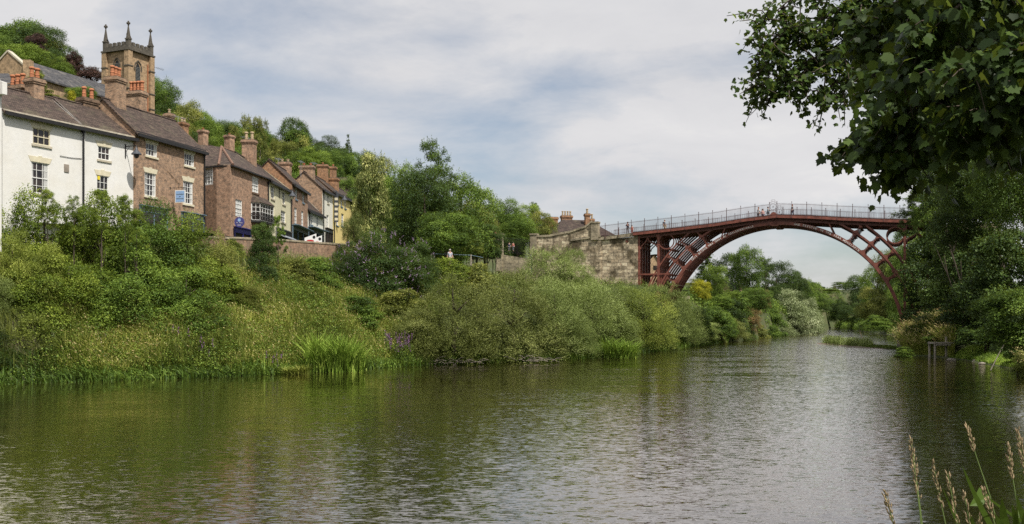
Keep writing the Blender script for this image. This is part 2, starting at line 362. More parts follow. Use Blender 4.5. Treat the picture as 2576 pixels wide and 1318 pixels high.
X,Y=np.meshgrid(xs,ys); Z=H(X.ravel(),Y.ravel()); V=np.stack([X.ravel(),Y.ravel(),Z],1)
nx=len(xs); I=np.arange(len(ys)-1)[:,None]*nx+np.arange(nx-1)[None,:]; I=I.ravel()
Q=np.stack([I,I+1,I+nx+1,I+nx],1)
m,nt,b=newmat('ground_earth'); v=objvec(nt)
c=ramp(nt,noise(nt,v,.35,6,.6),[(.3,(.03,.045,.012)),(.5,(.05,.065,.018)),(.7,(.085,.075,.035))])
c=mixc(nt,.5,c,ramp(nt,noise(nt,v,3,4),[(.3,(.4,.4,.4)),(.7,(.62,.6,.55))]),'OVERLAY')
nt.links.new(c,b.inputs['Base Color']); b.inputs['Roughness'].default_value=.95; bump(nt,b,noise(nt,v,4,5),.6,.1)
g=addobj('ground',npmesh('ground',V,Q,m)); tag(g,kind='structure')
# road along the waterfront
def ribbon(pts,w,zf,n=8):
    mb=MB(); pts=[Vector((*p,0)) for p in pts]; rows=[]
    for i in range(len(pts)-1):
        for k in range(n):
            rows.append(pts[i].lerp(pts[i+1],k/n))
    rows.append(pts[-1])
    for i in range(len(rows)-1):
        d=(rows[i+1]-rows[i]).normalized(); nrm=Vector((-d.y,d.x,0)); 
        a0=rows[i]; a1=rows[i+1]
        mb.quad(a0+Vector((0,0,zf(a0))),a1+Vector((0,0,zf(a1))),a1+nrm*w+Vector((0,0,zf(a1))),a0+nrm*w+Vector((0,0,zf(a0))))
    return mb
RP=[(-60.5,52),(-45.5,66),(-36.6,75.4),(-26,86.3),(-24.5,95.2),(-23,100.3),(-19.4,109.4),(-15.6,116.5),(-5,138)]
def roadz(p): return float(np.interp(p.y,[0,90,135,165],[9.6,10.2,11.5,11.5]))+1.0
ro=ribbon(RP,3.2,roadz).build('road',plain('asphalt',(.06,.06,.06),.9,.3,4)); tag(ro,kind='structure')
pv=ribbon([(p[0]-3.2*.92,p[1]+3.2*.35) for p in RP],1.2,lambda p:roadz(p)+.12).build('pavement',plain('paving',(.2,.19,.17),.9,.2,4)); tag(pv,kind='structure')
# ---------------------------------------------------------------- water
m,nt,b=newmat('river_water'); tc=nt.nodes.new('ShaderNodeTexCoord')
def mapped(sx,sy,rz,loc=(0,0,0)):
    mp=nt.nodes.new('ShaderNodeMapping'); mp.inputs['Scale'].default_value=(sx,sy,1); mp.inputs['Rotation'].default_value=(0,0,R(rz)); mp.inputs['Location'].default_value=loc
    nt.links.new(tc.outputs['Object'],mp.inputs[0]); return mp.outputs[0]
flow=mapped(1,1,0)
def ncol(vec,scale,det,rough=.55,dist=0):
    n=nt.nodes.new('ShaderNodeTexNoise'); n.inputs['Scale'].default_value=scale; n.inputs['Detail'].default_value=det; n.inputs['Roughness'].default_value=rough; n.inputs['Distortion'].default_value=dist
    nt.links.new(vec,n.inputs['Vector']); return n.outputs['Color']
def slope(col,amp):
    s=nt.nodes.new('ShaderNodeVectorMath'); s.operation='SUBTRACT'; nt.links.new(col,s.inputs[0]); s.inputs[1].default_value=(.5,.5,.5)
    t=nt.nodes.new('ShaderNodeVectorMath'); t.operation='MULTIPLY'; nt.links.new(s.outputs[0],t.inputs[0]); t.inputs[1].default_value=amp; return t.outputs[0]
def vadd(a,b_):
    s=nt.nodes.new('ShaderNodeVectorMath'); s.operation='ADD'; nt.links.new(a,s.inputs[0]); nt.links.new(b_,s.inputs[1]); return s.outputs[0]
patch=math_(nt,'ADD',math_(nt,'MULTIPLY',noise(nt,mapped(.05,.16,-20,(4,2,0)),1,4,.6,1.2),.6),math_(nt,'MULTIPLY',noise(nt,mapped(.16,.7,-12),1,5,.65,1.0),.4))
# calmer water along the town bank, wind-ruffled in mid-stream: a distance-from-bank term in world space
sx=nt.nodes.new('ShaderNodeSeparateXYZ'); nt.links.new(tc.outputs['Object'],sx.inputs[0])
mid=math_(nt,'SUBTRACT',math_(nt,'MULTIPLY',sx.outputs[0],.62),math_(nt,'MULTIPLY',sx.outputs[1],.5))
mid=math_(nt,'ADD',ramp_f(nt,mid,-47,-14),math_(nt,'MULTIPLY',ramp_f(nt,sx.outputs[1],92,130),.9))
st=ramp_f(nt,math_(nt,'ADD',math_(nt,'MULTIPLY',patch,1.7),math_(nt,'MULTIPLY',mid,.27)),.80,1.05)
st=math_(nt,'MULTIPLY',math_(nt,'MULTIPLY_ADD',st,.94,.06),math_(nt,'MULTIPLY_ADD',ramp_f(nt,sx.outputs[1],60,120),1.3,1.0))
rip=vadd(slope(ncol(mapped(.8,2.4,-10),3.6,3,.62,1.1),(.15,.38,0)),slope(ncol(mapped(.6,1.9,12),9.5,2,.6,.3),(.11,.22,0)))
sc_=nt.nodes.new('ShaderNodeVectorMath'); sc_.operation='SCALE'; nt.links.new(rip,sc_.inputs[0]); nt.links.new(st,sc_.inputs['Scale'])
gn=nt.nodes.new('ShaderNodeNewGeometry'); tot=vadd(sc_.outputs[0],gn.outputs['Normal'])
swell=slope(ncol(mapped(.5,.9,-10),.7,2),(.012,.02,0)); tot=vadd(tot,swell)
nn=nt.nodes.new('ShaderNodeVectorMath'); nn.operation='NORMALIZE'; nt.links.new(tot,nn.inputs[0]); nt.links.new(nn.outputs[0],b.inputs['Normal'])
fz=nt.nodes.new('ShaderNodeFresnel'); fz.inputs[0].default_value=1.5; nt.links.new(nn.outputs[0],fz.inputs['Normal'])
gl_=nt.nodes.new('ShaderNodeBsdfGlossy'); gl_.inputs['Roughness'].default_value=.05; gl_.inputs['Color'].default_value=(1.0,.955,.915,1); nt.links.new(nn.outputs[0],gl_.inputs['Normal'])
df_=nt.nodes.new('ShaderNodeBsdfDiffuse'); df_.inputs['Color'].default_value=(.020,.016,.005,1)
mz=nt.nodes.new('ShaderNodeMixShader'); nt.links.new(math_(nt,'MINIMUM',math_(nt,'MULTIPLY',fz.outputs[0],1.7),.88),mz.inputs[0])
nt.links.new(df_.outputs[0],mz.inputs[1]); nt.links.new(gl_.outputs[0],mz.inputs[2]); nt.links.new(mz.outputs[0],nt.nodes['Material Output'].inputs['Surface'])
b.inputs['Base Color'].default_value=(.026,.026,.008,1); b.inputs['Roughness'].default_value=.05; b.inputs['IOR'].default_value=1.42
b.inputs['Specular IOR Level'].default_value=.5
wt=MB().quad((-300,-60,0),(420,-60,0),(420,560,0),(-300,560,0)).build('river',m,fix=False); tag(wt,kind='structure')
# ---------------------------------------------------------------- bridge
BO=Vector((34.16,130.5,0)); BR=R(-21.0)
bs=Vector((math.cos(BR),math.sin(BR),0)); bt=Vector((-math.sin(BR),math.cos(BR),0))
def BP(px,py,t=0):
    o=BO+bt*t; d=Vector(((px-1288)/F,1,(HY-py)/F)); n=bt
    k=n.dot(Vector((o.x,o.y,0)))/n.dot(Vector((d.x,d.y,0)))
    p=d*k; return (Vector((p.x,p.y,0))-o).dot(bs), CH+p.z
def BW(s,t,z): return BO+bs*s+bt*t+Vector((0,0,z))
br=empty('iron_bridge',BO,BR,'single-span red-brown cast iron arch bridge over the river','bridge')
C0=.65; U0=-.12
DU=[-30,-24,-18.8,-13.6,-8,-4,-.1,4,8,13,17.3,24,30]; DZ=[14.4,14.9,15.42,15.8,16.28,16.78,17.13,16.88,16.5,16.12,15.86,15.4,15]
def dz(u): return float(np.interp(u,DU,DZ))
def arc_mesh(Ro,Ri,th0,th1,side,w,n=40):
    rings=[]
    for i in range(n+1):
        th=R(th0+(th1-th0)*i/n)*side
        s_,c_=math.sin(th),math.cos(th)
        rings.append([(U0+Ro*s_,-w/2,C0+Ro*c_),(U0+Ri*s_,-w/2,C0+Ri*c_),(U0+Ri*s_,w/2,C0+Ri*c_),(U0+Ro*s_,w/2,C0+Ro*c_)])
    return MB().strip(rings)
YS=[0,1.5,3.0,4.5,6.0]
def rep(name,me,ys=YS,extra=None):
    for y in ys: addobj(name,me,br,(0,y,0))
mm=arc_mesh(15.6,15.2,-84,84,1,.17,110)
# proud flanges on the main rib
for Rr in (15.6,15.02):
    pass
rep('main_rib',mm.mesh('main_rib',M['iron']))
for sd in (-1,1):
    rep('middle_rib',arc_mesh(17.06,16.84,27,79,sd,.13).mesh('middle_rib',M['iron']))
    rep('outer_rib',arc_mesh(18.46,18.25,36.5,70,sd,.13).mesh('outer_rib',M['iron']))
    # ring
    mb=MB(); rings=[]
    cx=U0+sd*14.32; cz=14.1
    for i in range(37):
        a=2*math.pi*i/36
        rings.append([(cx+r*math.cos(a),y,cz+r*math.sin(a)) for r,y in ((1.07,-.07),(.93,-.07),(.93,.07),(1.07,.07))])
    rep('ring',mb.strip(rings).mesh('ring',M['iron']))
    mb=MB(); u=U0+sd*15.42
    mb.box(u-.15,u+.15,-.13,.13,2.6,14.75).box(u-.25,u+.25,-.16,.16,14.75,15.15).box(u-.22,u+.22,-.15,.15,9.6,9.9).box(u-.2,u+.2,-.15,.15,13.6,13.75)
    rep('column',mb.mesh('column',M['iron']))
    mb=MB(); u=U0+sd*18.05; mb.box(u-.12,u+.12,-.13,.13,2.6,15.0).box(u-.18,u+.18,-.15,.15,11.5,11.65).box(u-.18,u+.18,-.15,.15,9.6,9.9)
    rep('column',mb.mesh('end_column',M['iron']))
    mb=MB()
    og=[(15.62,13.35),(15.72,13.6),(16.0,13.82),(16.4,13.98),(16.72,14.25),(16.84,14.6),(16.84,14.95)]
    og2=[(17.86,13.15),(17.78,13.5),(17.55,13.75),(17.25,14.0),(17.02,14.3),(16.94,14.6),(16.92,14.95)]
    for o_ in (og,og2):
        for p,q in zip(o_[:-1],o_[1:]): mb.beam((U0+sd*p[0],0,p[1]),(U0+sd*q[0],0,q[1]),.12,.13)
    rep('ogee_brace',mb.mesh('ogee_brace',M['iron']))
    mb=MB(); mb.box(*sorted((U0+sd*13.9,U0+sd*18.1)),-.08,.08,9.66,9.84); rep('tie_beam',mb.mesh('tie_beam',M['iron']))
    # radial struts of pierced links
    def pol(r,a): return (U0+sd*r*math.sin(R(a)),C0+r*math.cos(R(a)))
    def strut(r0,r1,a0,a1=None):
        a1=a1 or a0; p=Vector((pol(r0,a0)[0],0,pol(r0,a0)[1])); q=Vector((pol(r1,a1)[0],0,pol(r1,a1)[1]))
        d=(q-p); Ln=d.length; d.normalize(); nrm=Vector((-d.z,0,d.x)); mb=MB(); k=max(2,round(Ln/.36))
        for e,sg in ((p,1),(q,-1)):   # flared feet
            mb.prism([((e+d*sg*0+nrm*.3).x,(e+nrm*.3).z),((e-nrm*.3).x,(e-nrm*.3).z),((e+d*sg*.28-nrm*.07).x,(e+d*sg*.28-nrm*.07).z),((e+d*sg*.28+nrm*.07).x,(e+d*sg*.28+nrm*.07).z)],'y',-.06,.06)
        for i in range(k):
            a=p+d*(.2+(Ln-.4)*i/k); b_=p+d*(.2+(Ln-.4)*(i+1)/k); mi=(a+b_)/2
            for sgn in (-1,1):
                mb.beam(a,mi+nrm*.11*sgn,.07,.06,(0,1,0)); mb.beam(mi+nrm*.11*sgn,b_,.07,.06,(0,1,0))
        return mb
    for a in (42.6,50.8,59.0): rep('radial_strut',strut(15.6,16.74,a).mesh('radial_strut',M['iron']))
    for a in (42.6,50.8): rep('radial_strut',strut(17.06,18.16,a).mesh('radial_strut',M['iron']))
    rep('radial_strut',strut(15.6,16.74,34.6).mesh('radial_strut',M['iron']))
    rep('radial_strut',strut(17.06,18.0,34.9).mesh('radial_strut',M['iron']))
    pz=dz(sd*8)-.95
    mb=MB(); mb.beam((U0+sd*7.0,0,14.6),(U0+sd*6.5,0,dz(6.5)-.9),.14,.14); rep('radial_strut',mb.mesh('short_strut',M['iron']))
# cross ties between the frames
mb=MB()
for a in (-74,-60,-50.8,-42.6,-31,-18,18,31,42.6,50.8,60,74):
    x=U0+15.3*math.sin(R(a)); z=C0+15.3*math.cos(R(a)); mb.box(x-.07,x+.07,.1,1.4,z-.07,z+.07)
me=mb.mesh('cross_tie',M['iron'])
for y in (0,1.5,3.0,4.5): addobj('cross_tie',me,br,(0,y,0))
# crown block under the fascia
mb=MB(); mb.prism([(-1.15,16.02),(-.7,15.72),(.05,15.72),(.5,16.02),(.5,16.25),(-1.15,16.25)],'y',-.14,.14)
for k in range(7): mb.box(-.66+k*.1,-.62+k*.1,-.2,-.13,15.9,16.6)
me=mb.mesh('crown_block',M['iron'])
for y in YS: addobj('crown_block',me,br,(0,y,0))
# deck, beams, fascia
def band(y0,y1,zt,zb,u0=-18.9,u1=19,n=60):
    rings=[]
    for i in range(n+1):
        u=u0+(u1-u0)*i/n; z=dz(u); rings.append([(u,y0,z+zt),(u,y0,z+zb),(u,y1,z+zb),(u,y1,z+zt)])
    return MB().strip(rings)
band(-.4,6.4,-.3,-.5).build('deck_slab',plain('iron_dark',(.06,.03,.026),.6,.3),br)
band(-.42,6.42,-.06,-.297).build('road_surface',plain('deck_asphalt',(.09,.085,.08),.9,.2),br)
for y0 in (-.1,1.4,2.9,4.4,5.9): band(y0,y0+.14,-.5,-.86).build('deck_beam',plain('iron_beam',(.13,.05,.04),.6,.25) if y0<0 else M['iron'],br)
mb=MB()
for k in range(44):
    u=-18.6+k*.86; mb.box(u,u+.09,-.36,6.36,dz(u)-.62,dz(u)-.5)
mb.build('cross_bearers',M['iron'],br)
for ya,yb in ((-.62,-.5),(6.5,6.62)):
    fb=band(ya,yb,0.0,-.36)
    fb.prism([(-1.15,17.0),(-.85,17.16),(-.62,17.42),(-.42,17.47),(-.22,17.42),(.02,17.16),(.32,17.0)],'y',ya-.012,yb+.012)
    fb.build('fascia',M['iron'],br)
    lip=band(ya-.05,yb+.05,-.36,-.42); lip.build('fascia_lip',M['iron'],br)
    top=band(ya-.03,yb+.03,.035,0); top.build('fascia_cap',M['rail'],br)
for side,yy in (('n',-.56),('f',6.56)):
    ra=MB(); u=-24.0
    posts=[-.93-1.82*k for k in range(0,13)]+[.01+1.84*k for k in range(0,10)]
    ext=[-23.5,18.6]
    u=-23.4
    while u<18.6:
        if not(-.93<u<.01):
            z=dz(u) if u>-18.9 else dz(-18.9)+(u+18.9)*.09
            ra.box(u-.012,u+.012,yy-.012,yy+.012,z,z+1.5)
            if abs(u-round(u/.292)*.292)<.08: ra.box(u+.067,u+.082,yy-.008,yy+.008,z,z+.62)
        u+=.146
    for zo,h in ((1.36,.035),(.10,.03)):
        for (a,b_) in ((-23.5,-18.9),(-18.9,-13.6),(-13.6,-8),(-8,-4),(-4,-.93),(.01,4),(4,8),(8,13),(13,17.3),(17.3,18.6)):
            zf=lambda u:(dz(u) if u>-18.9 else dz(-18.9)+(u+18.9)*.09)
            ra.beam((a,yy,zf(a)+zo),(b_,yy,zf(b_)+zo),.03,h)
    rl=ra.build('railing',M['rail'],br)
    pm=MB().box(-.028,.028,-.028,.028,-.33,1.6).box(-.05,.05,-.05,.05,-.33,-.1).lathe([(.03,1.6),(.055,1.64),(.05,1.69),(.01,1.74)],k=6)
    pm.beam((0,-.05 if side=='n' else .05,0),(.0,-.2 if side=='n' else .2,-.35),.04,.04); pm=pm.mesh('post',M['rail'])
    for u in posts:
        z=dz(u) if u>-18.9 else dz(-18.9)+(u+18.9)*.09
        addobj('post',pm,rl,(u,yy,z))
    # round ornament over the crown
    mb=MB(); cx=-.46; cz=18.13
    def ring(cx,cz,r,w=.022,n=24,a0=0,a1=360):
        pts=[(cx+r*math.cos(R(a0+(a1-a0)*i/n)),yy,cz+r*math.sin(R(a0+(a1-a0)*i/n))) for i in range(n+1)]
        mb.tube(pts,w/2,4)
    ring(cx,cz,.40,.03); ring(cx,cz,.36,.018)
    for k in range(12):
        a=R(30*k); mb.beam((cx,yy,cz),(cx+.36*math.cos(a),yy,cz+.36*math.sin(a)),.016,.016,(0,1,0))
    mb.lathe([(.03,-.03),(.03,.03)])
    mb.v[-12*2:]=[(x+cx,y+yy,z+cz) for x,y,z in mb.v[-12*2:]]
    ring(cx,18.35,.47,.03,16,20,160)
    for sx_ in (-1,1):
        for q,r in ((.33,.09),(.36,.06)): 
            ring(cx+sx_*q,cz+.44 if r>.08 else cz+.27,r,.018,12)
            ring(cx+sx_*q,cz-.44 if r>.08 else cz-.27,r,.018,12)
        ring(cx+sx_*.15,cz+.49,.06,.018,12); ring(cx+sx_*.14,cz-.52,.08,.018,12); ring(cx+sx_*.28,cz-.62,.09,.018,12)
        mb.beam((cx+sx_*.26,yy,18.78),(cx+sx_*.26,yy,18.93),.02,.02)
        mb.beam((cx+sx_*.13,yy,18.85),(cx+sx_*.13,yy,19.03),.02,.02)
        mb.beam((cx+sx_*.26,yy,18.93),(cx+sx_*.16,yy,19.04),.02,.02)
    mb.beam((cx-.17,yy,19.04),(cx+.17,yy,19.04),.02,.02)
    mb.beam((cx,yy,17.4),(cx,yy,17.75),.03,.03)
    mb.build('crown_ornament',M['rail'],rl)
# raised lettering on the near face of the front rib
def letters(txt,ths,the,r):
    me_all=[]; n=len(txt); vs=[]; fs=[]
    for i,ch in enumerate(txt):
        if ch==' ': continue
        cu=bpy.data.curves.new('t','FONT'); cu.body=ch; cu.size=.33; cu.extrude=.012; cu.align_x='CENTER'; cu.resolution_u=2; cu.offset=.006
        o=bpy.data.objects.new('t',cu); COL.objects.link(o); dg=bpy.context.evaluated_depsgraph_get(); me=bpy.data.meshes.new_from_object(o.evaluated_get(dg))
        th=R(ths+(the-ths)*i/(n-1)); base=len(vs)
        for v_ in me.vertices:
            x,y,z=v_.co  # glyph plane xy, depth z
            x0=U0+r*math.sin(th)+x*math.cos(th)+(y-.13)*math.sin(th); z0=C0+r*math.cos(th)-x*math.sin(th)+(y-.13)*math.cos(th)
            vs.append((x0,-.10-z,z0))
        for p in me.polygons: fs.append(tuple(base+k for k in p.vertices))
        bpy.data.objects.remove(o); bpy.data.meshes.remove(me); bpy.data.curves.remove(cu)
    mb=MB(); mb.v=vs; mb.f=fs; return mb
letters('THIS BRIDGE WAS CAST AT COALBROOK=DALE',-44.9,-11.2,15.40).build('inscription',M['letter'],br,fix=False)
letters('AND ERECTED IN THE YEAR MDCCLXXIX',8.7,40.6,15.40).build('inscription',M['letter'],br,fix=False)
# ---------------------------------------------------------------- abutments and walls (own frames aligned with the bridge)
def bthing(name,label,cat): return empty(name,BO,BR,label,cat)
ab=bthing('stone_abutment','tall weathered stone abutment under the town end of the iron bridge','bridge abutment')
mb=MB(); mb.prism([(-23.6,3.0),(-18.32,3.0),(-18.32,14.85),(-23.6,14.5)],'y',-.25,7.0); mb.build('wall',M['stone'],ab)
mb=MB(); mb.prism([(-23.7,14.45),(-18.95,14.87),(-18.95,15.36),(-23.7,14.9)],'y',-.5,-.1)
mb.box(-19.5,-18.3,-.42,-.1,14.86,15.0); mb.build('coping',M['stone_smooth'],ab)
MB().prism([(-18.42+dx,14.3+dy_) for dx,dy_ in ()] or [(-20.05,14.25),(-19.8,14.0),(-19.55,14.25),(-19.8,14.5)],'y',-.3,-.24).build('tie_plate',M['iron'],ab)
def bz(px,py): return BP(px,py,-.4)
ww=bthing('stone_parapet_wall','long stone parapet wall with sloping coping left of the bridge abutment','wall')
top=[(1337,590),(1350,594),(1380,592),(1435,581),(1487,570),(1487,606),(1509,604),(1509,640)]
pts=[bz(*p) for p in top]
tt=[bz(1339,592),bz(1352,596),bz(1382,594),bz(1436,583),bz(1480,569),bz(1491,560),bz(1491,600),bz(1511,600)]
bot=[(bz(1511,600)[0],4.0),(bz(1339,592)[0],4.0)]
MB().prism(tt+bot,'y',-.45,-.05).build('wall',M['stone'],ww)
cp=MB()
cl=[bz(1350,593),bz(1380,592),bz(1436,581),bz(1474,568),bz(1482,562),bz(1488,556)]
for a,b_ in zip(cl[:-1],cl[1:]): cp.prism([(a[0],a[1]-.22),(b_[0],b_[1]-.22),(b_[0],b_[1]+.06),(a[0],a[1]+.06)],'y',-.56,.06)
cp.build('coping',M['stone_smooth'],ww)
st_=[bz(1355,608),bz(1420,606),bz(1455,602),bz(1512,594)]
sb=MB()
a0,b0=bz(1436,604),bz(1512,593); sb.prism([(a0[0],a0[1]-.15),(b0[0],b0[1]-.15),(b0[0],b0[1]+.15),(a0[0],a0[1]+.15)],'y',-.58,-.44); sb.build('string_course',M['stone_smooth'],ww)
for px0,px1,py0,pb in ((1335,1351,588,640),(1488,1506,558,604)):
    a=bz(px0,py0); b_=bz(px1,py0); zb=bz(px0,pb)[1]
    p_=MB(); p_.box(a[0],b_[0],-.72,.2,zb,a[1]-.2); p_.box(a[0]-.06,b_[0]+.06,-.8,.28,a[1]-.2,a[1]).build('pillar',M['stone_smooth'],ww)
# lower wall with gate pier, railing and ivy
lw=bthing('stone_river_wall','low sandstone retaining wall below black railings by the riverside steps','wall')
a=bz(1268,640); b_=bz(1338,652); 
MB().prism([(a[0]-.3,5),(b_[0],5),(b_[0],b_[1]),(a[0]-.3,a[1])],'y',-1.4,-.9).build('wall',M['stone_smooth'],lw)
a=bz(1257,589); e=bz(1270,589); zb=bz(1257,665)[1]
p_=MB(); p_.prism([(a[0]-.15,zb-1),(e[0],zb-1),(e[0],a[1]-.2),(a[0]+.1,a[1]-.2)],'y',-1.6,-.8).box(a[0],e[0]+.06,-1.65,-.75,a[1]-.2,a[1]).build('gate_pier',M['stone_smooth'],lw)
rg=bthing('black_railing','black iron spiked railing between the two stone piers left of the parapet','railing')
a=bz(1271,598); e=bz(1335,604); k=int((e[0]-a[0])/.16); rm=MB()
for i in range(k):
    u=a[0]+.16*i; z=a[1]+(e[1]-a[1])*i/k; rm.box(u-.012,u+.012,-1.0,-.976,z-2.2,z+.1)
rm.beam((a[0],-1,a[1]-.1),(e[0],-1,e[1]-.1),.04,.05).beam((a[0],-1,a[1]-2),(e[0],-1,e[1]-2),.04,.05); rm.build('railing_bars',M['black'],rg)
sh=bthing('red_gate_shed','small red-brown boarded gable shed with railings by the ivy-covered pier','shed')
a=bz(1226,604); e=bz(1252,604); mx_=(a[0]+e[0])/2; zt=bz(1242,582)[1]; zb=bz(1226,627)[1]
mb=MB(); mb.prism([(a[0],zb),(e[0],zb),(e[0],a[1]),(mx_,zt-.1),(a[0],a[1])],'y',-.8,1.2); mb.build('wall',M['redshed'],sh)
mb=MB(); mb.beam((a[0]-.15,.2,a[1]-.05),(mx_,.2,zt),2.3,.08,(0,0,1)); mb.beam((e[0]+.15,.2,a[1]-.05),(mx_,.2,zt),2.3,.08,(0,0,1)); mb.build('roof',M['redshed'],sh)
mb=MB()
for i in range(9):
    u=a[0]-.9+i*.32; mb.box(u-.03,u+.03,-1.0,-.94,zb,a[1]+.05)
mb.build('paling',M['wood'],sh)
# right bank abutment
rr=bthing('stone_pier','pale concrete-faced pier foot standing in the river under the far right rib','bridge pier')
mb=MB(); mb.prism([(14.3,-1.5),(19,-1.5),(19,2.78),(14.5,2.78)],'y',-.7,7); mb.build('wall',M['concrete'],rr)
mb=MB()
rnd=random.Random(3)
for px,py,r in ((2272,847,3),(2266,851,5),(2277,852,7),(2266,862,3)):
    c_=BP(px,py,-.7); k=7; q=r/F*125
    mb.prism([(c_[0]+q*(.7+.5*rnd.random())*math.cos(6.283*i/k),c_[1]+q*(.7+.5*rnd.random())*math.sin(6.283*i/k)) for i in range(k)],'y',-.72,-.69)
mb.build('broken_hole',M['darkstone'],rr)
ra_=bthing('stone_abutment','stone abutment at the wooded right end of the iron bridge','bridge abutment')
MB().box(18.75,26,-.3,7,2.8,15.2).build('wall',M['stone'],ra_)
a=BP(2331,514,-.3); MB().box(a[0],a[0]+.9,-.9,0,15.2,a[1]-.15).box(a[0]-.08,a[0]+.98,-.98,.08,a[1]-.15,a[1]).build('pillar',M['stone_smooth'],ra_)
bf=bthing('stone_footing','stone footing holding the near ends of the iron ribs on the town bank','bridge pier')
MB().box(-19,-13.6,-.8,7,-1,3.1).build('wall',M['stone'],bf)
# ---------------------------------------------------------------- houses
def cv(ox,oy,s): return lambda x,y:((ox+x/s)*.67083,(oy+y/s)*.67083)
ZA=cv(0,400,3.662); ZB=cv(400,470,3.379); ZC=cv(760,520,3.294); ZD=cv(1040,580,3.875); ZE=cv(0,180,5.271); ZF=cv(360,60,3.469)
class House:
    def __init__(s,name,label,px0,Y0,vp,px1,zb,ze,cat='house',group=None,depth=6.5,rise=2.7):
        s.m=(vp-1288)/F; n=math.hypot(s.m,1); s.dx=s.m/n; s.dy=1/n
        s.X0=PX(px0,Y0); s.Y0=Y0; s.zb=zb; s.ze=ze; s.depth=depth; s.rise=rise
        s.W=s.S(px1); s.o=empty(name,(s.X0,Y0,zb),math.atan2(1,s.m),label,cat,group)
        s.wins=[]
    def S(s,px,yl=0):     # distance along the front (at depth yl behind it) seen at picture column px
        k=(px-1288)/F; X0=s.X0-s.dy*yl; Y0=s.Y0+s.dx*yl
        return (k*Y0-X0)/(s.dx-k*s.dy)
    def Zl(s,py,S_,yl=0):
        Yp=s.Y0+s.dx*yl+s.dy*S_; return CH+(HY-py)/F*Yp-s.zb
    def yy(s,S_): return s.Y0+s.dy*S_
    def endY(s): return s.Y0+s.dy*s.W
    def win(s,pl,pr,pb,nx=2,ny=4,frame='frame',lintel=None,sill='sill',sw=.12,pane='glass',meet=True,rec=.1):
        # pl=(px,py) top-left corner, pr = right column px, pb = py of bottom-left
        s0=s.S(pl[0]); s1=s.S(pr); z1=s.Zl(pl[1],s0); z0=s.Zl(pb,s0)
        s.wins.append((s0,s1,z0,z1,nx,ny,frame,lintel,sill,sw,pane,meet,rec))
    def walls(s,mat,left=True,right=True,gable=True,sidemat=None,x0=0,back=True):
        W,D,E=s.W,s.depth,s.ze-s.zb
        mb=MB()
        xs_=sorted({x0,W}|{a for w_ in s.wins for a in w_[:2]}); zs_=sorted({-1.5,E}|{a for w_ in s.wins for a in w_[2:4]})
        for i in range(len(xs_)-1):
            for j in range(len(zs_)-1):
                a,b_=xs_[i],xs_[i+1]; c,d=zs_[j],zs_[j+1]; mx,mz=(a+b_)/2,(c+d)/2
                if any(w_[0]<mx<w_[1] and w_[2]<mz<w_[3] for w_ in s.wins): continue
                mb.quad((a,0,c),(b_,0,c),(b_,0,d),(a,0,d))
        for w_ in s.wins:
            a,b_,c,d=w_[:4]; r=w_[12]+.06
            mb.quad((a,0,c),(a,r,c),(a,r,d),(a,0,d)); mb.quad((b_,0,c),(b_,0,d),(b_,r,d),(b_,r,c))
            mb.quad((a,0,d),(a,r,d),(b_,r,d),(b_,0,d)); mb.quad((a,0,c),(b_,0,c),(b_,r,c),(a,r,c))
        if back and sidemat: MB().quad((x0,D,-1.5),(x0,D,E),(W,D,E),(W,D,-1.5)).build('back_wall',M[sidemat],s.o,fix=False)
        if back: (mb if sidemat is None else MB()).quad((x0,D,-1.5),(x0,D,E),(W,D,E),(W,D,-1.5))
        sm=mb
        pr=[(0,-1.5),(0,E)]+([(D/2,E+s.rise)] if gable else [])+[(D,E),(D,-1.5)]
        for on,xx in ((left,x0),(right,W)):
            if not on: continue
            t_=sm if sidemat is None else MB()
            t_.poly([(xx,y,z) for y,z in (pr if xx==x0 else pr[::-1])])
            if sidemat: t_.build('gable_wall',M[sidemat],s.o,fix=False)
        s.wall=mb.build('wall',M[mat],s.o,fix=False)
        for w_ in s.wins: s.make_win(*w_)
    def make_win(s,a,b_,c,d,nx,ny,frame,lintel,sill,sw,pane,meet,rec):
        w_=b_-a; h=d-c; t=.065; mb=MB(); y0,y1=rec-.06,rec+.02
        mb.box(a,a+t*1.3,y0,y1,c,d).box(b_-t*1.3,b_,y0,y1,c,d).box(a+t*1.3,b_-t*1.3,y0,y1,d-t,d).box(a+t*1.3,b_-t*1.3,y0,y1,c,c+t*1.3)
        for i in range(1,nx): x=a+w_*i/nx; mb.box(x-.017,x+.017,y0+.015,y1,c+t,d-t)
        for j in range(1,ny):
            z=c+h*j/ny; e=.035 if (meet and j==ny//2) else .017
            mb.box(a+t,b_-t,y0+(.0 if e>.02 else .018),y1-.003,z-e,z+e)
        f=mb.build('window',M[frame],s.o)
        MB().quad((a,rec,c),(b_,rec,c),(b_,rec,d),(a,rec,d)).build('pane',M[pane],f,fix=False)
        if frame=='frame' and pane=='glass' and s.W>6 and w_>.8:
            k=w_*(.22 if (int(a*10)+ny)%3 else .15); cm=MB(); cm.box(b_-t-k,b_-t,rec-.02,rec-.004,c+t,d-t)
            if (int(a*7)+ny)%2: cm.box(a+t,a+t+k*.5,rec-.02,rec-.004,c+t,d-t)
            cm.build('curtain',M['blind'],f)
        if sill:
            MB().box(a-sw,b_+sw,-.09,.02,c-.17,c-.002).build('sill',M[sill],f)
        if lintel:
            l=MB(); k=.2; l.prism([(a-.06,d+.002),(b_+.06,d+.002),(b_+k+.06,d+.42),(a-k-.06,d+.42)],'y',-.03,.015)
            xm=(a+b_)/2; l.prism([(xm-.1,d-.0),(xm+.1,d-.0),(xm+.15,d+.5),(xm-.15,d+.5)],'y',-.055,.012)
            l.build('lintel',M[lintel],f)
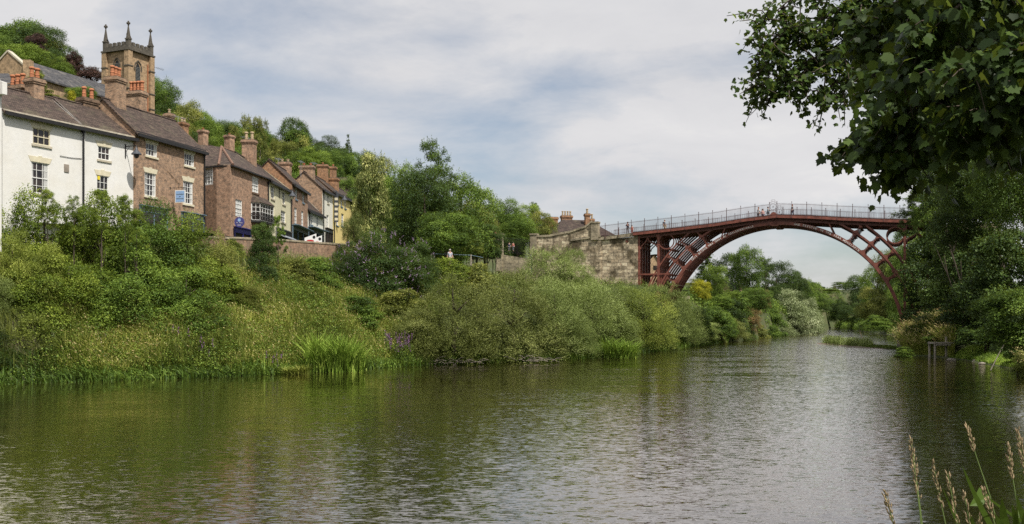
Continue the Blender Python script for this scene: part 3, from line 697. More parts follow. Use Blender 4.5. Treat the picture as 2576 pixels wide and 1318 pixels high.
    def roof(s,mat,ov=.28,ends=.12,x0=0,x1=None,gutter=True,ridge_tiles=True,th=.13):
        W=s.W if x1 is None else x1; D=s.depth; E=s.ze-s.zb; rz=E+s.rise; a=x0-ends; b_=W+ends
        sl_=s.rise/(D/2); mb=MB(); n=6; rr=random.Random(int(W*100))
        for sg in (0,1):
            yE=-ov if sg==0 else D+ov; zE=E-ov*sl_
            pts=[]
            # slightly sagging slope
            rows=[]
            for i in range(n+1):
                f=i/n; y=yE+(D/2-yE)*f; z=zE+(rz-zE)*f
                rows.append([(a+(b_-a)*k/8,y,z-.05*math.sin(math.pi*f)-.05*math.sin(math.pi*k/8)+rr.uniform(-.02,.02)) for k in range(9)])
            for i in range(n):
                for k in range(8): mb.quad(rows[i][k],rows[i][k+1],rows[i+1][k+1],rows[i+1][k])
            for k in range(8):
                p,q=rows[0][k],rows[0][k+1]; mb.quad((p[0],p[1],p[2]-th),(q[0],q[1],q[2]-th),q,p)
            for k in (0,8):
                for i in range(n):
                    p,q=rows[i][k],rows[i+1][k]; mb.quad(p,q,(q[0],q[1],q[2]-th),(p[0],p[1],p[2]-th))
            mb.quad((a,yE,zE-th),(b_,yE,zE-th),(b_,D/2,rz-th),(a,D/2,rz-th))
        r=mb.build('roof',M[mat],s.o,fix=False)
        if ridge_tiles:
            MB().tube([(a+(b_-a)*k/10,D/2,rz+.02-.05*math.sin(math.pi*k/10)) for k in range(11)],.1,6).build('ridge_tiles',M[mat],r)
        if gutter:
            MB().box(a+.1,b_-.1,-ov-.17,-ov-.005,E-ov*sl_-.27,E-ov*sl_-.01).build('gutter',M['gutter'],s.o)
            MB().box(x0,W,-.14,-.005,E-.34,E-.03).build('eaves_course',M['sill' if s.wall.data.materials[0].name.startswith('white') else 'wood_dark'],s.o)
    def downpipe(s,px,z0=-1,off=.12):
        S_=s.S(px); E=s.ze-s.zb
        MB().box(S_-.055,S_+.055,-off-.05,-off+.05,z0,E-.35).box(S_-.12,S_+.12,-off-.1,0,E-.6,E-.35).build('downpipe',M['gutter'],s.o)
    def chimney(s,px,pytop,w_,d,n,yl=None,mat='brick_dark',potm='pot',down=1.2,ph=.75,pd=.17,rows=1):
        yl=s.depth/2 if yl is None else yl; S_=s.S(px,yl); zt=s.Zl(pytop,S_,yl); zb=(s.ze-s.zb)-down
        mb=MB(); a,b_=S_-w_/2,S_+w_/2; c,e=yl-d/2,yl+d/2
        mb.box(a,b_,c,e,zb,zt-.42).box(a-.07,b_+.07,c-.07,e+.07,zt-.42,zt-.27).box(a-.13,b_+.13,c-.13,e+.13,zt-.27,zt-.12).box(a-.07,b_+.07,c-.07,e+.07,zt-.12,zt)
        ch=mb.build('chimney',M[mat],s.o)
        MB().box(a-.03,b_+.03,c-.03,e+.03,zt,zt+.06).build('flaunching',M['darkstone'],ch)
        pm=MB().lathe([(pd*.95,0),(pd*.9,ph*.35),(pd*1.05,ph*.38),(pd*.85,ph*.43),(pd*.8,ph*.8),(pd*1.15,ph*.84),(pd*1.15,ph*.93),(pd*.85,ph),(pd*.5,ph)],k=10).mesh('chimney_pot',M[potm],smooth=False)
        along='y' if d>w_ else 'x'
        for i in range(n):
            f=(i+.5)/n-.5
            addobj('chimney_pot',pm,ch,(S_+(w_*f if along=='x' else 0),yl+(d*f if along=='y' else 0),zt+.05))
        return ch
    def shop(s,pxa,pxb,pytop,pybot_off=2.9,mat='bluegrey',col2='fascia',n=3,proj=.35,awning=False,depth=.5):
        a=s.S(pxa); b_=s.S(pxb); z1=s.Zl(pytop,a); z0=max(-1.2,z1-pybot_off); f=MB()
        f.box(a,b_,-.12,-.003,z1-.5,z1).box(a-.05,b_+.05,-proj,-.003,z1,z1+.07)
        f.box(a,a+.14,-.12,-.003,z0,z1-.5).box(b_-.14,b_,-.12,-.003,z0,z1-.5)
        for i in range(1,n): x=a+(b_-a)*i/n; f.box(x-.05,x+.05,-.12,-.003,z0+.5,z1-.5)
        f.box(a+.14,b_-.14,-.12,-.003,z0,z0+.5)
        q=f.build('shopfront',M[mat],s.o)
        MB().quad((a+.1,-.035,z0+.4),(b_-.1,-.035,z0+.4),(b_-.1,-.035,z1-.45),(a+.1,-.035,z1-.45)).build('pane',M['glass'],q,fix=False)
        MB().box(a+.2,b_-.2,-.14,-.121,z1-.42,z1-.08).build('fascia_board',M[col2],q)
        if awning:
            MB().prism([(-.36,z1-.62),(-.9,z1-.9),(-.9,z1-1.0),(-.13,z1-.55)],'x',a,b_).build('awning',M['lead'],q)
        return q
GR='terraced houses facing the river'
# whitewashed house at the picture's left edge
mA=2450
yb=81.1
h0=House('white_house','whitewashed house with scrolled parapet cut by the left picture edge',-150,63.5,2450,4,9.8,19.35,group=GR,depth=7)
h0.walls('white'); 
h0.roof('tile',gutter=False)
mb=MB(); W=h0.W; E=h0.ze-h0.zb
mb.prism([(-.5,E-.6),(-.5,E+.2),(.15,E+.4),(.55,E+.9),(.9,E+1.15),(1.3,E+1.2),(1.3,E+.9),(1.0,E+.85),(.6,E+.3),(.6,E-.6)],'x',W-.35,W+.02).build('parapet_scroll',M['white'],h0.o)
MB().box(-.1,h0.W,.02,h0.depth,-7,-1.4).build('basement_wall',M['brick_wall'],h0.o)
hA=House('white_house','long whitewashed house with brown tiled roof and black gutter, second from left',6.5,73.9,2450,208,9.8,19.2,group=GR,depth=7,rise=2.5)
hA.win(ZA(450,283),ZA(690,0)[0],ZA(0,505)[1],3,2,'paleste','paleste')
hA.win(ZA(428,748),ZA(672,0)[0],ZA(0,1180)[1],3,4,'frame','paleste')
hA.walls('white'); hA.roof('tile'); hA.downpipe(206.5,off=.16)
s_=hA.S(ZA(910,0)[0]); z_=hA.Zl(ZA(0,845)[1],s_); MB().box(s_-.22,s_+.22,-.06,-.002,z_-.3,z_+.3).build('vent_plate',M['concrete'],hA.o)
hA.chimney(87,200,1.0,1.0,2,mat='brick_brown',ph=.9,pd=.2)
hA.chimney(45,218,.8,1.7,3,yl=5.4,mat='brick_brown',ph=.95,pd=.2)
hB=House('white_house','small whitewashed house with tiled roof adjoining the tall brown brick house',209,81.2,2450,340,10,19.35,group=GR,depth=6.6,rise=2.55)
hB.win(ZA(1345,535),ZA(1512,0)[0],ZA(0,718)[1],3,2,'frame','paleste')
hB.win(ZA(1328,935),ZA(1492,0)[0],ZA(0,1215)[1],3,3,'frame','paleste')
hB.walls('white'); hB.roof('tile')
a=hB.S(ZA(1338,0)[0]); z_=hB.Zl(ZA(0,965)[1],a); MB().box(a+.02,a+.27,.0,.03,z_-.2,z_+.1).build('notice',M['yellowsign'],hB.o)
hB.chimney(221,250,1.6,.75,2,yl=3.5,mat='brick_dark',ph=.95,pd=.19)
# brown brick three storey
hC=House('brick_house','tall brown brick house with two big chimney stacks left of the hipped brick house',340,86,1982,515,10.2,19.85,group=GR,depth=6.4,rise=2.9)
for (tl,r_,b_,ny) in ((ZB(497,215),ZB(640,0)[0],ZB(0,375)[1],2),(ZB(985,345),ZB(1108,0)[0],ZB(0,500)[1],2),(ZB(482,590),ZB(624,0)[0],ZB(0,885)[1],4),(ZB(970,700),ZB(1092,0)[0],ZB(0,985)[1],4)):
    hC.win(tl,r_,b_,4,ny,'frame','paleste','paleste')
hC.walls('brick_brown'); hC.roof('tile')
hC.shop(350,420,516,mat='bluegrey',n=2); hC.shop(455,512,533,mat='bluegrey',n=2)
c1=hC.chimney(291,197,1.35,1.15,3,yl=3.1,mat='brick_brown',ph=.95,pd=.2,down=.5)
c2=hC.chimney(344,232,1.0,1.5,4,yl=4.2,mat='brick_brown',ph=.95,pd=.19,down=.5)
# hipped corner house
zb=10.4; ze=19.0
hD=House('brick_house','red-brown brick corner house with hipped roof and white bay window',579,99.8,1620,676,zb,ze,group=GR,depth=7.5,rise=2.9)
hD.win(ZC(612,462),ZC(690,0)[0],ZC(0,655)[1],3,4,'frame',None,'brick_dark',pane='blind')
hD.win(ZC(405,742),ZC(487,0)[0],ZC(0,955)[1],3,4,'frame',None,None,pane='blind')
hD.walls('brick_red',left=False,gable=False)
E=hD.ze-hD.zb
def loc(h,px,Y):  # world px,Y -> local xy
    X=PX(px,Y)-h.X0; Yq=Y-h.Y0; return (X*h.dx+Yq*h.dy, -X*h.dy+Yq*h.dx)
pA=loc(hD,545,100.2); pB=loc(hD,500,102.0)
mb=MB(); dvec=Vector((pA[0]-pB[0],pA[1]-pB[1],0)); 
# window in the left face
def seg(mb,p,q,z0,z1): mb.quad((p[0],p[1],z0),(q[0],q[1],z0),(q[0],q[1],z1),(p[0],p[1],z1))
def onface(px): # intersect column px with segment pA-pB
    k=(px-1288)/F
    def wx(t):
        x=pB[0]+(pA[0]-pB[0])*t; y=pB[1]+(pA[1]-pB[1])*t
        return hD.X0+x*hD.dx-y*hD.dy, hD.Y0+x*hD.dy+y*hD.dx
    lo,hi=-.5,1.5
    for _ in range(40):
        m_=(lo+hi)/2; x,y=wx(m_)
        if x/y<k: lo=m_
        else: hi=m_
    t=(lo+hi)/2; x,y=wx(t); return (pB[0]+(pA[0]-pB[0])*t,pB[1]+(pA[1]-pB[1])*t),y
wl,yw=onface(ZC(20,0)[0]); wr,_=onface(ZC(127,0)[0]); wz1=CH+(HY-ZC(0,365)[1])/F*yw-zb; wz0=CH+(HY-ZC(0,578)[1])/F*yw-zb
seg(mb,(0,0),pA,-1.5,E); seg(mb,pA,wr,-1.5,E); seg(mb,wr,wl,wz1,E); seg(mb,wr,wl,-1.5,wz0); seg(mb,wl,pB,-1.5,E); seg(mb,pB,(pB[0]+.5,pB[1]+6),-1.5,E)
mb.build('wall',M['brick_red'],hD.o,fix=False)
d=Vector((wr[0]-wl[0],wr[1]-wl[1],0)); ww_=d.length; d.normalize(); nn_=Vector((-d.y,d.x,0))
fr=MB(); pr=lambda x,y,z:(wl[0]+d.x*x+nn_.x*y,wl[1]+d.y*x+nn_.y*y,z)
def lb(x0,x1,y0,y1,z0,z1):
    n=len(fr.v)
    fr.v+=[pr(x,y,z) for z in (z0,z1) for x,y in ((x0,y0),(x1,y0),(x1,y1),(x0,y1))]
    for f in ((3,2,1,0),(4,5,6,7),(0,1,5,4),(1,2,6,5),(2,3,7,6),(3,0,4,7)): fr.f.append(tuple(n+i for i in f))
lb(0,.12,.0,.1,wz0,wz1); lb(ww_-.12,ww_,.0,.1,wz0,wz1); lb(.12,ww_-.12,.0,.1,wz1-.1,wz1); lb(.12,ww_-.12,.0,.1,wz0,wz0+.12)
for i in (1,2,): lb(ww_*i/3-.018,ww_*i/3+.018,.03,.1,wz0,wz1)
for j in (1,2,3): lb(.1,ww_-.1,.035,.1,wz0+(wz1-wz0)*j/4-.018*(2 if j==2 else 1),wz0+(wz1-wz0)*j/4+.018*(2 if j==2 else 1))
f_=fr.build('window',M['frame'],hD.o)
MB().quad(pr(.05,.09,wz0),pr(ww_-.05,.09,wz0),pr(ww_-.05,.09,wz1),pr(.05,.09,wz1)).build('pane',M['blind'],f_,fix=False)
# hipped roof
D=hD.depth; rz=E+hD.rise; W=hD.W; ap=(hD.S(557,D/2),D/2,rz); ov=.25
mb=MB(); e0=(.1,-ov,E); e1=(pA[0]-.1,pA[1]-ov,E); e2=(pB[0]-.6,pB[1]-.3,E)
mb.poly([e0,(W+.1,-ov,E),(W+.1,D/2,rz),ap]); mb.poly([e1,e0,ap]); mb.poly([e2,e1,ap,(pB[0]-.6+1.2,pB[1]+4.0,rz)]); mb.poly([ap,(W+.1,D/2,rz),(W+.1,D+ov,E),(0,D+ov,E)]); mb.poly([ap,(0,D+ov,E),(pB[0]-2,pB[1]+6,E),(pB[0]-.6+1.2,pB[1]+4.0,rz)])
for p,q in ((e2,e1),(e1,e0),(e0,(W+.1,-ov,E))): mb.quad((p[0],p[1],p[2]-.14),(q[0],q[1],q[2]-.14),q,p)
rf=mb.build('roof',M['tile'],hD.o,fix=False)
q=MB(); 
for p in (e0,e1): q.tube([Vector(p)+Vector((0,0,.03)),Vector(ap)+Vector((0,0,.05))],.13,6)
q.tube([Vector(ap),(W+.1,D/2,rz+.02)],.1,6); q.build('hip_tiles',plain('hip_tile',(.19,.11,.075),.85,.3,4),rf)
g_=MB()
for p,q in ((e2,e1),(e1,e0),(e0,(W,-ov,E))): g_.beam(Vector(p)+Vector((0,-.06,-.12)),Vector(q)+Vector((0,-.06,-.12)),.12,.12)
g_.build('gutter',M['gutter'],hD.o)
hD.chimney(627,353,1.0,1.35,2,yl=3.7,mat='brick_red',potm='pot_pale',ph=.9,pd=.2,down=.3)
# bay window with balcony and little tiled roof
a=hD.S(ZC(600,0)[0]); b_=hD.S(ZC(800,0)[0]); z1=hD.Zl(ZC(0,790)[1],a); z0=hD.Zl(ZC(0,1000)[1],a); pj=.75
by=MB(); oc=[(a,-.002),(a+.45,-pj),(b_-.45,-pj),(b_,-.002)]
fb=MB(); gl=MB()
for (p,q,n) in ((oc[0],oc[1],2),(oc[1],oc[2],5),(oc[2],oc[3],2)):
    p=Vector((*p,0));q=Vector((*q,0))
    gl.quad((p.x,p.y,z0),(q.x,q.y,z0),(q.x,q.y,z1),(p.x,p.y,z1))
    for i in range(n+1):
        c_=p.lerp(q,i/n); t=.07 if i in (0,n) else .03; fb.beam((c_.x,c_.y-.03,z0),(c_.x,c_.y-.03,z1),t*1.5,t*1.5)
    for j in range(5):
        z=z0+(z1-z0)*j/4; fb.beam(p+Vector((0,-.03,z)),q+Vector((0,-.03,z)),.06,.08 if j in (0,4) else .035)
bw_=fb.build('bay_window',M['frame'],hD.o); gl.build('pane',M['glass'],bw_,fix=False)
tp=[(a-.2,0,z1+.05),(a+.35,-pj-.25,z1+.05),(b_-.35,-pj-.25,z1+.05),(b_+.2,0,z1+.05)]; zt=hD.Zl(ZC(0,685)[1],a)
mb=MB(); ta=(a+.35,0,zt); tb=(b_-.35,0,zt); mb.poly([tp[0],tp[1],ta]); mb.poly([tp[1],tp[2],tb,ta]); mb.poly([tp[2],tp[3],tb]); mb.poly(tp[::-1])
mb.build('bay_roof',M['tile'],bw_,fix=False)
mb=MB(); zf=z0-.1; zr=hD.Zl(ZC(0,965)[1],a)
mb.poly([(a-.1,0,zf),(a+.4,-pj-.3,zf),(b_-.4,-pj-.3,zf),(b_+.1,0,zf)]); mb.poly([(a-.1,0,zf-.15),(b_+.1,0,zf-.15),(b_-.4,-pj-.3,zf-.15),(a+.4,-pj-.3,zf-.15)])
pp=[Vector((a-.1,-.02,0)),Vector((a+.4,-pj-.3,0)),Vector((b_-.4,-pj-.3,0)),Vector((b_+.1,-.02,0))]
for p,q in zip(pp[:-1],pp[1:]):
    mb.quad((p.x,p.y,zf-.15),(q.x,q.y,zf-.15),(q.x,q.y,zf),(p.x,p.y,zf))
    mb.beam(p+Vector((0,0,zf+.75)),q+Vector((0,0,zf+.75)),.05,.05); mb.beam(p+Vector((0,0,zf+.55)),q+Vector((0,0,zf+.55)),.03,.03)
    n=max(3,int((q-p).length/.12))
    for i in range(n+1):
        c_=p.lerp(q,i/n); mb.beam(c_+Vector((0,0,zf)),c_+Vector((0,0,zf+.75)),.025,.025)
mb.build('balcony',M['black'],bw_)
hD.shop(ZC(385,0)[0],ZC(590,0)[0],ZC(0,1090)[1],mat='blue',col2='blue',n=2)
hD.downpipe(ZC(803,0)[0],off=.1)
YD=hD.endY()
# cream house
hE=House('cream_house','cream painted house with tiled roof next to the hipped brick house',677,YD,1328,734,10.9,19.0,group=GR,depth=7.5,rise=2.9)
for tl,r_,b_ in ((ZC(843,565),ZC(888,0)[0],ZC(0,730)[1]),(ZC(985,645),ZC(1022,0)[0],ZC(0,800)[1]),(ZC(828,812),ZC(886,0)[0],ZC(0,955)[1]),(ZC(966,880),ZC(1025,0)[0],ZC(0,1020)[1])):
    hE.win(tl,r_,b_,2,4,'frame',None,'sill',rec=.14)
hE.walls('cream'); hE.roof('tile_dark'); hE.shop(ZC(900,0)[0],ZC(1085,0)[0],ZC(0,1100)[1],mat='fascia',col2='wood_dark',n=3,awning=True)
# red brick narrow
YE=hE.endY()
hF=House('brick_house','narrow red brick house with orange gable between the cream and small white houses',735,YE+.3,1275,774,11.2,20.1,group=GR,depth=5.6,rise=2.7)
for tl,r_,b_ in ((ZD(262,480),ZD(292,0)[0],ZD(0,640)[1]),(ZD(365,545),ZD(391,0)[0],ZD(0,690)[1]),(ZD(250,762),ZD(284,0)[0],ZD(0,995)[1]),(ZD(350,812),ZD(380,0)[0],ZD(0,1040)[1])):
    hF.win(tl,r_,b_,2,4,'frame','paleste' if 0 else None,'bluegrey',rec=.12)
hF.walls('brick_red',sidemat='brick_orange'); hF.roof('tile_dark')
hF.chimney(717,409,1.1,1.5,2,yl=3.6,mat='brick_red',potm='pot_pale',ph=.4,pd=.2,down=.0)
hF.shop(ZD(215,0)[0],ZD(440,0)[0],ZD(0,1020)[1],mat='bluegrey',col2='fascia',n=3,proj=.8)
YF=hF.endY()
hG=House('white_house','small low pale house with shop awning between the narrow brick and tall cream houses',774,YF+.2,1410,813,11.5,18.0,group=GR,depth=5.5,rise=2.6)
for tl,r_,b_ in ((ZD(482,860),ZD(512,0)[0],ZD(0,1010)[1]),(ZD(570,895),ZD(599,0)[0],ZD(0,1050)[1])): hG.win(tl,r_,b_,2,4,'frame',None,'bluegrey',rec=.16)
hG.walls('pale'); hG.roof('tile_dark'); q=hG.shop(ZD(445,0)[0],ZD(655,0)[0],ZD(0,1050)[1],mat='bluegrey',col2='fascia',n=3,proj=.9)
YG=hG.endY()
hH=House('cream_house','tall cream house with big brown brick side wall and square chimney',811,YG,1437,837,11.8,21.7,group=GR,depth=5.2,rise=2.3)
for tl,r_,b_ in ((ZD(725,545),ZD(754,0)[0],ZD(0,700)[1]),(ZD(715,870),ZD(747,0)[0],ZD(0,1050)[1])): hH.win(tl,r_,b_,2,4,'frame',None,'sill',rec=.16)
hH.walls('pale',sidemat='brick_brown'); hH.roof('tile_dark')
hH.chimney(773,418,1.2,1.9,2,yl=2.6,mat='brick_brown',ph=.35,pd=.2,down=1)
hH.shop(ZD(695,0)[0],ZD(800,0)[0],ZD(0,1065)[1],mat='wood_dark',col2='fascia',n=3)
YH=hH.endY()
hI=House('yellow_house','pale yellow three storey house at the bridge end of the terrace',837,YH+.2,1475,905,12,22.1,group=GR,depth=5.4,rise=2.2)
for tl,r_,b_ in ((ZD(862,590),ZD(890,0)[0],ZD(0,715)[1]),(ZD(920,617),ZD(947,0)[0],ZD(0,745)[1]),(ZD(976,643),ZD(1001,0)[0],ZD(0,775)[1]),(ZD(850,832),ZD(888,0)[0],ZD(0,1020)[1]),(ZD(930,850),ZD(968,0)[0],ZD(0,1030)[1])):
    hI.win(tl,r_,b_,2,4,'frame',None,'bluegrey',rec=.16)
hI.walls('yellow',sidemat='brick_orange'); hI.roof('tile_dark')
hI.chimney(812,415,.9,1.5,1,yl=3.2,mat='brick_orange',ph=.3,down=1); hI.chimney(838,420,.9,.9,1,yl=3.6,mat='brick_orange',ph=.35,down=1)
hI.chimney(838,449,1.3,1.5,1,yl=2.0,mat='brick_orange',ph=.05,down=1)
# houses behind
hJ=House('brick_house','long brick house with ridge roof standing behind the yellow house',740,172,9000,925,16,25.0,depth=9,rise=3.6)
hJ.walls('brick_red'); hJ.roof('tile',gutter=False)
def small_house(px,py_ridge,Y,wpx,label,vp=3200,ze_off=2.4,mat='brick_red',chim=None,roofm='tile',rise=2.2,depth=6,zb_off=6):
    zr=PZ(py_ridge,Y); h=House('brick_house',label,px,Y,vp,px+wpx,zr-rise-zb_off,zr-rise,depth=depth,rise=rise)
    h.walls(mat); h.roof(roofm,gutter=False)
    for c_ in (chim or []): h.chimney(*c_[0],**c_[1])
    return h
small_house(388,291,108,32,'small tiled house peeping over the tall brown brick house roof',vp=1982,chim=[((426,287,.8,.8,1),dict(mat='brick_brown',ph=.5,potm='pot_pale',yl=2))])
small_house(440,318,125,34,'ochre brick cottage with twin chimney on the hill behind the terrace',vp=1982,mat='brick_orange',chim=[((461,309,1.2,.8,2),dict(mat='brick_orange',ph=.6,potm='pot_pale',yl=2))])
small_house(498,352,140,26,'cottage hidden in hillside trees with one tall square chimney',vp=2500,chim=[((511,328,1.0,1.0,1),dict(mat='brick_red',ph=.3,yl=2))])
small_house(566,362,150,26,'cottage hidden in hillside trees behind the hipped roof',vp=2500,chim=[((577,341,1.1,1.1,1),dict(mat='brick_red',ph=.3,yl=2))])
# toll house beyond the parapet
tz=PZ(601,160)
hT=House('brick_house','brick tollhouse with wide dark hipped roof behind the stone parapet',1392,160,12000,1543,tz-4,PZ(590,160),depth=10,rise=3.4)
hT.walls('brick_orange',gable=False)
E=hT.ze-hT.zb; W=hT.W; D=10; z_=hT.Zl(553,W/2,5); e=.4
mb=MB(); c_=[(-e,-e,E),(W+e,-e,E),(W+e,D+e,E),(-e,D+e,E)]; r0=(3.0,D/2,z_); r1=(W-2.6,D/2,z_)
mb.poly([c_[0],c_[1],r1,r0]); mb.poly([c_[1],c_[2],r1]); mb.poly([c_[2],c_[3],r0,r1]); mb.poly([c_[3],c_[0],r0])
for i in range(4):
    p,q=c_[i],c_[(i+1)%4]; mb.quad((p[0],p[1],p[2]-.15),(q[0],q[1],q[2]-.15),q,p)
mb.build('roof',M['tile_dark'],hT.o,fix=False)
hT.chimney(1425,543,1.75,.9,4,yl=6,mat='brick_orange',potm='pot_pale',ph=.75,pd=.16,down=-1.2)
hT.chimney(1477,538,.75,.75,1,yl=3.2,mat='brick_orange',potm='pot_pale',ph=.8,pd=.2,down=-.4)
hT.chimney(1489,551,.6,.6,1,yl=6.5,mat='brick_orange',potm='pot_pale',ph=.8,pd=.18,down=-1)
hT2=House('white_house','white rendered gable end with brick chimneys left of the tollhouse roof',1352,166,12000,1378,tz-4,PZ(600,166),depth=8,rise=2.8)
hT2.walls('white'); hT2.roof('slate',gutter=False)
hT2.chimney(1371,552,1.4,1.2,1,yl=5,mat='brick_dark',ph=.05,down=0); hT2.chimney(1389,547,1.7,1.2,1,yl=3,mat='brick_orange',ph=.05,down=0)
# gable seen under the bridge
hU=House('stone_house','sandstone gable house seen beneath the left end of the bridge',1637,168,9000,1678,6,PZ(690,168),depth=8,rise=3.6,cat='house')
mb=MB(); E=hU.ze-hU.zb; W=hU.W; zt=hU.Zl(641,0)
mb.poly([(-1,0,-2),(W,0,-2),(W,0,E),(.7,0,zt),(-1,0,E+1.5)]); mb.quad((W,0,-2),(W,9,-2),(W,9,E),(W,0,E)); mb.build('wall',M['brick_church'],hU.o,fix=False)
mb=MB(); mb.quad((.6,-.3,zt+.1),(W+.3,-.3,E-.3),(W+.3,9,E-.3),(.6,9,zt+.1)).quad((.7,-.3,zt+.1),(.7,9,zt+.1),(3.4,9,zt+.1),(3.4,-.1,zt+.1)).build('roof',M['tile'],hU.o)
a=hU.S(1648); MB().box(a-.35,a+.35,-.05,-.003,hU.Zl(679,a),hU.Zl(668,a)).build('window',M['glass'],hU.o)
hV=House('brick_house','cottage gable and chimney among the garden trees beyond the bridge',1856,205,6000,1872,5,PZ(742,205),depth=8,rise=3)
hV.walls('brick_church'); hV.roof('slate',gutter=False); hV.chimney(1859,716,.9,.9,1,mat='brick_red',ph=.4,down=0)
gw=empty('stone_garden_wall',(PX(1706,150),150,0),R(30),'low stone wall with dark railing beside the yellow bush under the bridge','wall')
MB().box(0,2.2,0,.4,PZ(768,150),PZ(744,150)).build('wall',M['stone_smooth'],gw)
mb=MB()
for i in range(13): mb.box(i*.17,i*.17+.03,.1,.13,PZ(744,150),PZ(729,150))
mb.beam((0,.12,PZ(730,150)),(2.2,.12,PZ(730,150)),.04,.05).build('railing',M['black'],gw)
# far hamlet
fh=House('white_cottage','tiny white cottage row on the far skyline seen under the bridge arch',2072,900,30000,2090,PZ(738,900),PZ(731,900),depth=8,rise=2,cat='cottage')
fh.walls('white'); fh.roof('tile',gutter=False,ridge_tiles=False)
fh=House('white_cottage','tiny white gabled cottage right of the far cottage row',2099,905,30000,2106,PZ(737,905),PZ(729,905),depth=8,rise=2.5,cat='cottage')
fh.walls('white'); fh.roof('tile',gutter=False,ridge_tiles=False); fh.chimney(2100,721,1.5,1.5,1,mat='brick_dark',ph=.5,down=0)
def aerial(h,px,pytop,yl,size=1.6):
    S_=h.S(px,yl); zt=h.Zl(pytop,S_,yl); a=MB(); a.tube([(S_,yl,zt-2.2),(S_,yl,zt)],.02,4); a.tube([(S_-size/2,yl,zt-.1),(S_+size/2,yl-.3,zt-.1)],.014,4)
    for i in range(6): x=S_-size/2+size*i/5; a.tube([(x-.1,yl-.35,zt-.1),(x+.1,yl+.35,zt-.1)],.01,4)
    a.build('aerial',M['lead'],h.o)
aerial(hD,618,344,4.4); aerial(hF,700,398,3.4); aerial(hH,757,405,2.6); aerial(hH,790,409,2.8); aerial(hC,448,292,3.2)
hC.downpipe(512,off=.12); hE.downpipe(731,off=.1); hG.downpipe(777,off=.1); hH.downpipe(813,off=.1); hI.downpipe(840,off=.1)
MB().tube([(hA.S(150),-.04,hA.Zl(392,hA.S(150))),(hA.S(178),-.04,hA.Zl(397,hA.S(178))),(hA.S(205),-.04,hA.Zl(399,hA.S(205)))],.02,4).build('cable',M['gutter'],hA.o)
MB().tube([(hC.S(420),-.04,hC.Zl(430,hC.S(420))),(hC.S(450),-.05,hC.Zl(462,hC.S(450)))],.02,4).build('cable',M['gutter'],hC.o)
# ---------------------------------------------------------------- church
YT=148.0; cx_,cy_=PX(323,YT),YT
tw_w=4.4
ch=empty('church',(cx_,cy_,25),R(66),'ochre brick church with battlemented pinnacled tower and long slate nave roof','church')
zt=PZ(128,YT)-25; bodym=M['brick_church']
# near corner at local (0,0); faces run along +x (right face) and +y (left face)
def tz_(py): return PZ(py,YT)-25
mb=MB(); S=tw_w
ztop=tz_(126)
mb.box(0,S,0,S,-2,ztop)
tower=mb.build('tower',bodym,ch)
bt_=MB()
for (x,y) in ((0,0),(S,0),(0,S),(S,S)):
    bt_.box(x-.42,x+.42,y-.42,y+.42,-2,ztop-.05)
bt_.build('corner_buttresses',bodym,tower)
st=MB(); 
for z in (ztop-.0,): st.box(-.5,S+.5,-.5,S+.5,z,z+.22)
zs2=tz_(166); 
for z in (tz_(165),tz_(223),tz_(262)):
    for (x,y) in ((0,0),(S,0),(0,S)): st.box(x-.5,x+.5,y-.5,y+.5,z-.08,z+.08)
st.box(-.1,S+.1,-.1,S+.1,tz_(224)-.08,tz_(224)+.08)
st.build('string_courses',M['darkstone'],tower)
pa=MB(); h=.55
pa.box(.3,S-.3,-.3,0,ztop+.22,ztop+.22+h).box(-.3,0,.3,S-.3,ztop+.22,ztop+.22+h).box(.3,S-.3,S,S+.3,ztop+.22,ztop+.22+h).box(S,S+.3,.3,S-.3,ztop+.22,ztop+.22+h)
for k in range(4):
    a=.55+k*(S-1.0)/4; wdt=(S-1.0)/4*.55
    pa.box(a,a+wdt,-.32,.02,ztop+.22+h,ztop+.22+h+.5); pa.box(-.32,.02,a,a+wdt,ztop+.22+h,ztop+.22+h+.5)
    pa.box(a,a+wdt,S-.02,S+.32,ztop+.22+h,ztop+.22+h+.5); pa.box(S-.02,S+.32,a,a+wdt,ztop+.22+h,ztop+.22+h+.5)
pa.build('battlement',M['darkstone'],ch)
pn=MB().box(-.36,.36,-.36,.36,.2,1.9).box(-.44,.44,-.44,.44,1.9,2.1)
for a in range(4):
    c_,s_2=math.cos(a*math.pi/2),math.sin(a*math.pi/2); pn.prism([(-.3,2.1),(.3,2.1),(0,2.6)],'y',-.46,-.30)
pn.strip([[(-.3,-.3,2.1),(.3,-.3,2.1),(.3,.3,2.1),(-.3,.3,2.1)],[(-.06,-.06,4.4),(.06,-.06,4.4),(.06,.06,4.4),(-.06,.06,4.4)]])
pn.box(-.1,.1,-.1,.1,4.4,5.2).box(-.38,.38,-.09,.09,4.7,4.88).box(-.09,.09,-.38,.38,4.7,4.88).box(-.17,.17,-.17,.17,4.6,4.98)
pn=pn.mesh('pinnacle',M['darkstone'])
for (x,y) in ((0,0),(S,0),(0,S),(S,S)): addobj('pinnacle',pn,ch,(x,y,ztop)).scale=(.82,.82,.82)
